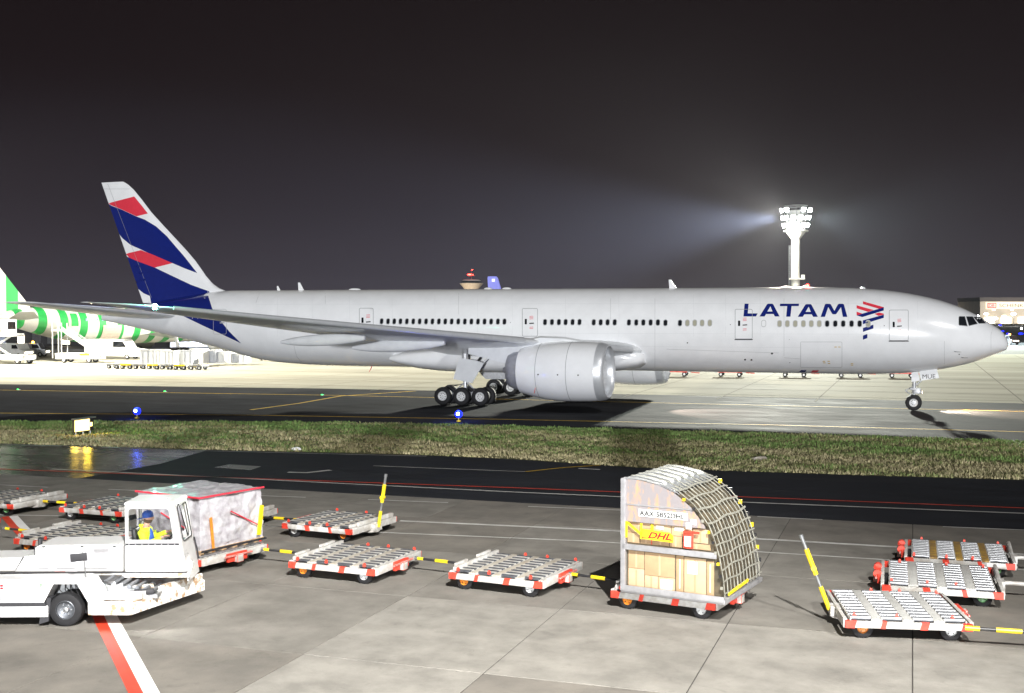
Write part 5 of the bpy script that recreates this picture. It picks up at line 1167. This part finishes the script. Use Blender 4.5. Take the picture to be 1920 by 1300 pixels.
# nose platform: near edge, angled front, worn paint
NP = [(.44, -.03), (1.36, -.05), (1.85, 1.05), (2.38, 2.2), (2.32, 2.3), (.3, 2.3), (.3, .35)]
b = MB(); b.prism(NP, .26, .50, 'truckd', lambda u, v, q: (u, v, q)); b.obj('nose_platform', TK, smooth=0, bevel=.012)
b = MB(); b.prism([(1.33, .06), (1.80, 1.05), (2.33, 2.2), (2.22, 2.22), (1.70, 1.08), (1.22, .1)], .50, .66, 'truckd', lambda u, v, q: (u, v, q)); b.obj('nose_lip', TK, smooth=0, bevel=.01)
b = MB(); b.box((1.05, .30, .60), (.9, .22, .13), 'truck', rz=R(2)); b.obj('nose_beam', TK, bevel=.03)
b = MB(); b.box((1.46, .55, .62), (.44, .2, .13), 'rubber', rz=R(18)); b.obj('rubber_buffer', TK, bevel=.05)
b = MB(); b.box((1.33, .82, .67), (.5, .12, .08), 'truckd', rz=R(25)); b.obj('guide_block', TK, bevel=.02)
# roller deck sloping between pod and cab
b = MB(); b.prism([(-5.2, .80), (.55, .80), (1.75, .56), (1.75, .48), (-5.2, .48)], .54, 1.16, 'steel', XZ); b.obj('deck_bed', TK, smooth=0)
for k in range(7):
    u = .62+k*.17; b = MB(); b.cyl((u, .56, .845-.2*(u-.55)), (u+.02, 1.15, .845-.2*(u-.55)), .05, 'rollerd', 10); b.obj('deck_roller', TK)
b = MB(); b.prism([(.75, .60), (1.15, .60), (1.75, 1.15), (1.35, 1.15)], .80, .83, 'steel', lambda u, v, q: (u, v, q-.24*(u-.6))); b.obj('deck_plate', TK, smooth=0)
b = MB(); b.bb((-5.2, 1.14, .80), (2.30, 1.20, .90), 'truckd'); b.obj('deck_rail', TK, bevel=.01)
b = MB(); b.bb((-5.2, 1.12, .905), (2.24, 1.19, .925), 'rubber'); b.obj('rail_gap', TK)
# --- wheels
def big_wheel(par, p, r_=.36, w_=.26):
    t = MB(); t.lathe((0, 0, 0), (0, -1, 0), [(-w_*.5, .2), (-w_*.52, r_*.8), (-w_*.42, r_*.95), (-w_*.25, r_), (w_*.25, r_), (w_*.42, r_*.95), (w_*.52, r_*.8), (w_*.5, .2)], 'tyre', 36, (0, 0, 1)); o = t.obj('wheel', par, 40, loc=p)
    h = MB(); h.lathe((0, 0, 0), (0, -1, 0), [(w_*.2, .01), (w_*.2, .13), (w_*.32, .19), (w_*.5, .205), (w_*.52, .195)], 'rollerd', 28, (0, 0, 1)); h.lathe((0, -w_*.2, 0), (0, -1, 0), [(0, .075), (.07, .06), (.08, .01)], 'steel', 14, (0, 0, 1)); h.obj('rim', o)
    for k in range(6):
        a = k*math.pi/3; q = MB(); q.cyl((.11*math.cos(a), -w_*.2, .11*math.sin(a)), (.11*math.cos(a), -w_*.2-.03, .11*math.sin(a)), .018, 'steel', 6); q.obj('wheel_nut', o)
    return o
big_wheel(TK, (-.06, .14, .36)); big_wheel(TK, (-.06, 2.0, .36)); big_wheel(TK, (-3.6, .14, .36)); big_wheel(TK, (-3.6, 2.0, .36))
b = MB(); b.prism([(-.44, .62), (-.36, .62), (-.42, .12), (-.62, .06), (-.60, .20)], .02, .3, 'rubber', XZ); b.obj('mudflap', TK, smooth=0)
for k in range(4): b = MB(); b.tube([(-.22+k*.1, .2, .92), (-.25+k*.12, .22, .75), (-.1+k*.1, .2, .6)], .012, 'black', 5); b.obj('hydraulic_hose', TK)
b = MB(); b.box((.60, .12, .80), (.16, .2, .2), 'truck'); b.box((.69, .12, .80), (.015, .17, .16), 'lampw'); b.obj('headlight', TK)
spot('truck_headlight', tuple(Matrix.Translation(TO) @ Matrix.Rotation(TA, 4, 'Z') @ Vector((.78, .12, .80))), tuple(Matrix.Translation(TO) @ Matrix.Rotation(TA, 4, 'Z') @ Vector((4.2, -.3, 0))), 260, 85, (1, .98, .95), .7, .05)
# writing on the pod
text_obj('fleet_number', 'BVD-RL4', .115, 'seam', TK, (-1.02, -.006, .60), (R(90), 0, 0), 1.15, .001)
for dx in (0, .075):
    b = MB(); b.bb((-1.50+dx, -.008, .82), (-1.44+dx, -.002, .92), 'dhlr'); b.obj('red_emblem', TK, smooth=0)
b = MB(); b.bb((-1.50, -.009, .862), (-1.365, -.0085, .872), 'paper'); b.obj('emblem_line', TK, smooth=0)
text_obj('maker_lettering', 'UNITED', .04, 'blue', TK, (-1.50, -.004, .765), (R(90), 0, 0), 1.0, .001)
b = MB(); b.bb((-.60, -.006, .86), (-.54, -.002, .94), 'green'); b.obj('sticker', TK, smooth=0)
b = MB(); b.box((-1.5, -.004, .62), (.16, .006, .09), 'hole'); b.obj('hand_hole', TK, bevel=.02)
# mirror on its stalk
b = MB(); b.cyl((.36, .10, 1.04), (.32, .02, 1.62), .012, 'steel', 6); ms = b.obj('mirror_stalk', TK)
b = MB(); b.box((.25, -.02, 1.50), (.34, .05, .17), 'rubber', rx=R(4), rz=R(8), ry=R(-4)); b.obj('mirror', TK, bevel=.02)
# --- engine hood behind the cab
b = MB(); b.prism([(-1.60, .93), (.80, .93), (.80, 1.49), (.68, 1.54), (-1.05, 1.52), (-1.14, 1.47), (-1.14, 1.30), (-1.38, 1.27)], 1.2, 2.2, 'truck', XZ); hd = b.obj('engine_hood', TK, smooth=0, bevel=.015)
for x0, x1, z0, z1 in ((-1.08, -.84, 1.0, 1.42), (-.68, -.25, 1.0, 1.42), (-.05, .5, 1.0, 1.44)):
    b = MB(); b.bb((x0, 1.188, z0), (x1, 1.198, z1), 'mesh'); mp = b.obj('vent_panel', hd, smooth=0)
    q = MB()
    for k in range(int((z1-z0)/.035)): q.bb((x0+.01, 1.182, z0+.012+k*.035), (x1-.01, 1.188, z0+.024+k*.035), 'steel' if 0 else 'mesh')
    tag(q.obj('louvres', mp, smooth=0), kind='stuff')
for u in (-.95, -.1, .62): b = MB(); b.box((u, 1.20, 1.49), (.07, .03, .03), 'black', rz=.3); b.obj('hood_latch', hd)
b = MB(); b.prism([(-3.2, .93), (-1.62, .93), (-1.45, 1.24), (-3.2, 1.2)], 1.25, 2.15, 'truck', XZ); b.obj('rear_housing', TK, smooth=0, bevel=.015)
b = MB(); b.cyl((-1.22, 1.7, 1.27), (-1.22, 1.7, 1.58), .05, 'black', 10); b.obj('exhaust', TK)
b = MB(); b.box((-1.14, 1.26, 1.36), (.05, .1, .26), 'rubber'); b.obj('buffer', TK)
# --- cab
cab = mk('cab', None, TK, (0, 0, 0)); Y0, Y1 = 1.2, 2.24
OUT = [(.86, 1.56), (2.105, 1.56), (1.955, 2.43), (.86, 2.43)]; INN = rquad([(.93, 1.63), (1.94, 1.63), (1.83, 2.34), (.93, 2.34)], .10, 5)
b = MB(); holed(b, OUT, INN, lambda u, v, q: (u, Y0+q, v), 'truck', .04); b.prism([(.86, .92), (2.22, .92), (2.105, 1.56), (.86, 1.56)], Y0, Y0+.04, 'truck', XZ); b.obj('side_wall', cab, smooth=0)
b = MB(); holed(b, OUT, INN, lambda u, v, q: (u, Y1-q, v), 'truck', .04); b.prism([(.86, .92), (2.22, .92), (2.105, 1.56), (.86, 1.56)], Y1-.04, Y1, 'truck', XZ); b.obj('side_wall', cab, smooth=0)
fr = lambda u, v, q: (2.22-(v-.92)*.1755-q, u, v)
b = MB(); holed(b, [(Y0+.04, 1.40), (Y1-.04, 1.40), (Y1-.04, 2.43), (Y0+.04, 2.43)], rquad([(Y0+.16, 1.58), (Y1-.16, 1.58), (Y1-.16, 2.36), (Y0+.16, 2.36)], .09, 5), fr, 'truck', .035)
b.add([fr(Y0+.04, .70, 0), fr(Y1-.04, .70, 0), fr(Y1-.04, 1.40, 0), fr(Y0+.04, 1.40, 0), fr(Y0+.04, .70, .03), fr(Y1-.04, .70, .03), fr(Y1-.04, 1.40, .03), fr(Y0+.04, 1.40, .03)], [(0, 1, 2, 3), (4, 7, 6, 5), (0, 4, 5, 1), (0, 3, 7, 4), (1, 5, 6, 2)], 'truck'); b.obj('front_wall', cab, smooth=0)
rim_ = rquad([(Y0+.15, 1.57), (Y1-.15, 1.57), (Y1-.15, 2.37), (Y0+.15, 2.37)], .09, 5)
b = MB(); b.tube([fr(u, v, -.01) for u, v in rim_+rim_[:1]], .016, 'rubber', 6); b.obj('windscreen_seal', cab)
b = MB(); b.tube([(u, Y0-.004, v) for u, v in INN+INN[:1]], .012, 'seam', 6); b.obj('window_seal', cab)
b = MB(); holed(b, [(Y0+.04, .92), (Y1-.04, .92), (Y1-.04, 2.43), (Y0+.04, 2.43)], rquad([(Y0+.16, 1.62), (Y1-.16, 1.62), (Y1-.16, 2.34), (Y0+.16, 2.34)], .08, 5), lambda u, v, q: (.86+q, u, v), 'truck', .035); b.obj('rear_wall', cab, smooth=0)
b = MB(); b.prism([(.83, 2.43), (1.98, 2.43), (1.93, 2.49), (.88, 2.49)], Y0-.02, Y1+.02, 'truck', XZ); b.cyl((1.72, 1.6, 2.49), (1.72, 1.6, 2.53), .04, 'black', 10); b.obj('roof', cab, smooth=0, bevel=.012)
for nm, f in (('side_glass', lambda u, v, q: (u, Y0+.018+q, v)), ('side_glass', lambda u, v, q: (u, Y1-.022+q, v))):
    b = MB(); b.prism(INN, 0, .004, 'glass', f); b.obj(nm, cab, smooth=0)
b = MB(); b.prism(rquad([(Y0+.16, 1.58), (Y1-.16, 1.58), (Y1-.16, 2.36), (Y0+.16, 2.36)], .09, 5), 0.012, .017, 'glass', fr); b.obj('windscreen', cab, smooth=0)
b = MB(); b.tube([fr(1.38, 2.42, -.03), fr(1.40, 2.36, -.05), fr(1.62, 1.95, -.03), fr(1.72, 1.66, -.02)], .013, 'rubber', 6); b.tube([fr(1.55, 2.2, -.02), fr(1.76, 1.62, -.015)], .016, 'rubber', 5); b.obj('wiper', cab)
b = MB(); b.bb((.87, Y0-.025, 1.515), (2.06, Y0-.002, 1.56), 'rubber'); ls_ = b.obj('trim_strip', cab)
for k in range(8): b = MB(); b.cyl((.95+k*.145, Y0-.026, 1.537), (.95+k*.145, Y0-.032, 1.537), .011, 'alu', 8); b.obj('trim_screw', ls_)
b = MB(); b.cyl(fr(Y0+.30, 1.0, 0), fr(Y0+.30, 1.0, -.03), .085, 'lampw', 16); b.cyl(fr(Y0+.30, 1.0, -.0), fr(Y0+.30, 1.0, -.02), .10, 'alu', 16); b.obj('headlight', cab)
b = MB(); b.tube([fr(Y1-.10, 1.52, -.04), fr(Y1-.08, 1.25, -.05), fr(Y1-.06, 1.02, -.04)], .022, 'rubber', 6); b.obj('grab_handle', cab)
b = MB()
rr_ = random.Random(5)
for k in range(14): u, v = 1.42+rr_.uniform(-.16, .16), 1.30+rr_.uniform(-.07, .07); b.add([fr(u, v, -.003), fr(u+rr_.uniform(.02, .07), v+rr_.uniform(-.02, .02), -.003), fr(u+rr_.uniform(0, .05), v+.02, -.003)], [(0, 1, 2)], 'seam')
b.obj('worn_sticker', cab, smooth=0)
b = MB(); b.bb((.95, 1.3, .93), (2.1, 2.15, .97), 'black'); b.bb((1.72, 1.25, .95), (1.98, 2.18, 1.50), 'black'); b.obj('cab_floor', cab)
b = MB(); b.bb((1.0, 1.42, 1.02), (1.46, 1.98, 1.18), 'black'); b.box((.99, 1.70, 1.50), (.10, .5, .66), 'black', ry=R(-6)); b.bb((1.1, 1.5, .95), (1.38, 1.9, 1.03), 'steel'); b.obj('seat', cab, bevel=.03)
sw = Vector((1.70, 1.66, 1.60)); ax = Vector((-.55, 0, .83)).normalized(); b = MB()
ring_ = [sw+(ax.orthogonal().normalized()*math.cos(a)+ax.cross(ax.orthogonal().normalized())*math.sin(a))*.185 for a in [2*math.pi*k/20 for k in range(21)]]
b.tube(ring_, .016, 'black', 6); b.cyl(sw, sw-ax*.35, .025, 'black', 8)
for k in (0, 7, 13): b.cyl(sw, ring_[k], .012, 'steel', 5)
b.obj('steering_wheel', cab)
b = MB(); b.bb((.92, 2.0, 1.64), (1.12, 2.16, 1.72), 'paper'); b.bb((.96, 1.98, 1.58), (1.02, 2.15, 1.92), 'truck'); b.obj('cab_clutter', cab)

# --- driver
def body(name, verts, edges, m, par, root=0, sub=2):
    me = bpy.data.meshes.new(name); me.from_pydata([v[0] for v in verts], edges, []); o = bpy.data.objects.new(name, me); COL.objects.link(o)
    s = o.modifiers.new('s', 'SKIN'); s.use_smooth_shade = True
    for i, v in enumerate(verts):
        r_ = v[1] if isinstance(v[1], tuple) else (v[1], v[1]); me.skin_vertices[0].data[i].radius = r_
    me.skin_vertices[0].data[root].use_root = True
    q = o.modifiers.new('q', 'SUBSURF'); q.levels = q.render_levels = sub
    dg = bpy.context.evaluated_depsgraph_get(); m2_ = bpy.data.meshes.new_from_object(o.evaluated_get(dg)); m2_.name = name; bpy.data.objects.remove(o)
    m2_.materials.clear(); m2_.materials.append(M[m]); m2_.polygons.foreach_set('use_smooth', [True]*len(m2_.polygons)); return mk(name, m2_, par)
TM = Matrix.Translation(TO) @ Matrix.Rotation(TA, 4, 'Z')
DR = thing('person', TM @ Vector((1.14, 1.66, 1.16)), TA, 'seated driver in yellow high visibility jacket and backwards blue cap holding the steering wheel', 'person')
# local: x forward, y left of the driver (away from camera), z up; origin on the seat cushion
V = [((0, 0, .08), (.15, .12)), ((.02, 0, .25), (.14, .11)), ((.03, 0, .42), (.16, .11)), ((.03, 0, .52), (.13, .09)), ((.05, 0, .60), (.055, .055)), ((.075, 0, .67), (.065, .07)),
     ((.02, -.17, .50), .065), ((.10, -.23, .28), .05), ((.28, -.16, .34), .04), ((.40, -.10, .41), .026),
     ((.02, .17, .50), .065), ((.16, .22, .33), .05), ((.34, .15, .42), .04), ((.44, .10, .47), .026),
     ((.12, -.11, .08), .085), ((.46, -.13, .08), .07), ((.50, -.13, -.12), .06), ((.50, -.13, -.20), .05), ((.12, .11, .08), .085), ((.46, .13, .08), .07), ((.50, .13, -.20), .055)]
E_ = [(0, 1), (1, 2), (2, 3), (3, 4), (4, 5), (3, 6), (6, 7), (7, 8), (8, 9), (3, 10), (10, 11), (11, 12), (12, 13), (0, 14), (14, 15), (15, 16), (16, 17), (0, 18), (18, 19), (19, 20)]
# head appended as its own shaped surface on the neck; hands with separate fingers
bd = body('body', V, E_, 'skin', DR)
def head(par):
    b = MB(); n, k = 24, 18; vs = []; c = Vector((.085, 0, .755))
    for j in range(1, k):
        p = math.pi*j/k
        for i in range(n):
            t = 2*math.pi*i/n; x, y, z = math.sin(p)*math.cos(t), math.sin(p)*math.sin(t), math.cos(p)
            X = x*.098; Y = y*.074; Z = z*.118
            if z < 0: X *= 1-.10*(-z) if x > 0 else 1-.38*(-z); Y *= 1-.30*(-z)
            if x > .8 and -.42 < z < .05: X += .020*max(0, 1-abs(y)*5)*(1-abs(z+.2)/.26)*1.3       # nose
            if x > .7 and .02 < z < .16: X += .006
            if x > .6 and -.72 < z < -.5 and abs(y) < .4: X += .006                                   # lips and chin
            if x > .75 and .0 < z+.06 < .14 and .2 < abs(y) < .55: X -= .008                           # eye sockets
            vs.append(c+Vector((X, Y, Z)))
    a = len(vs); vs += [c+Vector((0, 0, .118)), c+Vector((.02, 0, -.118))]
    fs = [(j*n+i, (j+1)*n+i, (j+1)*n+(i+1) % n, j*n+(i+1) % n) for j in range(k-2) for i in range(n)]+[(a, i, (i+1) % n) for i in range(n)]+[(a+1, (k-2)*n+(i+1) % n, (k-2)*n+i) for i in range(n)]
    b.add(vs, fs, 'skin')
    for sg in (-1, 1):
        b.sphere((.075, sg*.076, .745), .024, 'skin', 8, 6, (.8, .35, 1.3)); b.sphere((.170, sg*.028, .765), .009, 'paper', 8, 6); b.sphere((.178, sg*.029, .765), .0045, 'ink', 6, 5)
    return b.obj('head', par, smooth=80)
hdm = head(DR); 
# join the head into the one continuous body mesh
bmj = bmesh.new(); bmj.from_mesh(bd.data); bmj.from_mesh(hdm.data); 
mats_ = [M['skin']]
bd.data.materials.clear()
for mm in hdm.data.materials: bd.data.materials.append(mm)
bmj.to_mesh(bd.data); bmj.free(); bpy.data.objects.remove(hdm); bd.data.polygons.foreach_set('use_smooth', [True]*len(bd.data.polygons))
swl = Vector((sw.x-1.2, sw.y-1.70, sw.z-1.18))
for sg, wr in ((-1, Vector((.40, -.10, .41))), (1, Vector((.44, .10, .47)))):
    fv = [(tuple(wr), .024), (tuple(wr+Vector((.05, 0, .012))), (.034, .018)), (tuple(wr+Vector((.085, 0, .01))), (.034, .015))]; fe = [(0, 1), (1, 2)]
    hb = MB()
    body('hand', fv, fe, 'skin', bd, sub=2)
    for i in range(4):
        y = -.027+i*.018; ln = (.034, .04, .038, .028)[i]; p0 = wr+Vector((.085, y, .012)); p1 = p0+Vector((ln, 0, -.004)); p2 = p1+Vector((.008, 0, -ln*.75)); p3 = p2+Vector((-.018, 0, -.012))
        body('finger', [(tuple(p0-Vector((.02, 0, 0))), .009), (tuple(p1), .0085), (tuple(p2), .008), (tuple(p3), .007)], [(0, 1), (1, 2), (2, 3)], 'skin', bd, sub=1)
    p0 = wr+Vector((.045, -sg*.03, 0)); body('thumb', [(tuple(p0), .011), (tuple(p0+Vector((.035, -sg*.018, -.006))), .0095), (tuple(p0+Vector((.062, -sg*.012, -.02))), .008)], [(0, 1), (1, 2)], 'skin', bd, sub=1)
J = [((0, 0, .06), (.175, .155)), ((.02, 0, .25), (.165, .145)), ((.03, 0, .42), (.175, .13)), ((.03, 0, .53), (.135, .10)), ((.04, 0, .575), (.09, .085)),
     ((.02, -.185, .50), .085), ((.10, -.245, .28), .075), ((.27, -.17, .33), .062), ((.36, -.12, .385), .05), ((.02, .185, .50), .085), ((.16, .235, .33), .075), ((.33, .16, .41), .06), ((.41, .115, .455), .048)]
body('jacket', J, [(0, 1), (1, 2), (2, 3), (3, 4), (3, 5), (5, 6), (6, 7), (7, 8), (3, 9), (9, 10), (10, 11), (11, 12)], 'hivis', DR)
body('shirt', [((.10, -.02, .10), (.10, .10)), ((.125, -.03, .28), (.09, .10)), ((.11, -.02, .46), (.075, .08)), ((.08, 0, .56), (.05, .055))], [(0, 1), (1, 2), (2, 3)], 'blue', DR, sub=2)
body('collar', [((-.03, -.07, .585), .028), ((-.075, 0, .60), .034), ((-.03, .07, .585), .028), ((.06, .075, .55), .022)], [(0, 1), (1, 2), (2, 3)], 'hivis', DR, sub=2)
body('trousers', [((0, 0, .06), (.17, .13)), ((.12, -.11, .08), .10), ((.46, -.13, .08), .085), ((.50, -.13, -.14), .075), ((.12, .11, .08), .10), ((.46, .13, .08), .085), ((.50, .13, -.14), .07)], [(0, 1), (1, 2), (2, 3), (0, 4), (4, 5), (5, 6)], 'navy', DR)
for sg in (-1, 1):
    b = MB(); b.bb((.44, sg*.13-.05, -.24), (.66, sg*.13+.05, -.15), 'black'); b.obj('shoe', DR, bevel=.03)
b = MB(); b.lathe((.078, 0, .775), (-.10, 0, 1), [(-.02, .105), (.03, .107), (.07, .095), (.10, .065), (.115, .01)], 'blue', 24); b.prism([(-.02, -.055), (-.10, -.05), (-.125, 0), (-.10, .05), (-.02, .055)], .735, .745, 'blue', lambda u, v, q: (u, v, q+(u+.02)*.25)); b.obj('cap', DR, smooth=60)
b = MB(); b.lathe((.082, 0, .675), (.12, 0, 1), [(-.03, .05), (-.012, .068), (.03, .082), (.045, .083)], 'hair', 20); b.obj('beard', DR, smooth=60)
DR.scale = (1.2, 1.2, 1.2)
# ================================================================== HAZE
b = MB(); b.bb((-1700, -118, -1.1), (1700, 1600, 58), 'white'); hz = b.obj('haze', None, smooth=0); tag(hz, 'thin night haze lying over the whole airfield', kind='stuff')
hm = bpy.data.materials.new('haze_air'); hm.use_nodes = True; n_ = hm.node_tree; n_.nodes.clear()
ho = n_.nodes.new('ShaderNodeOutputMaterial'); pv = n_.nodes.new('ShaderNodeVolumePrincipled'); pv.inputs['Color'].default_value = (.9, .92, 1, 1); pv.inputs['Density'].default_value = .000015; pv.inputs['Anisotropy'].default_value = .3
n_.links.new(pv.outputs[0], ho.inputs['Volume']); hz.data.materials.clear(); hz.data.materials.append(hm)
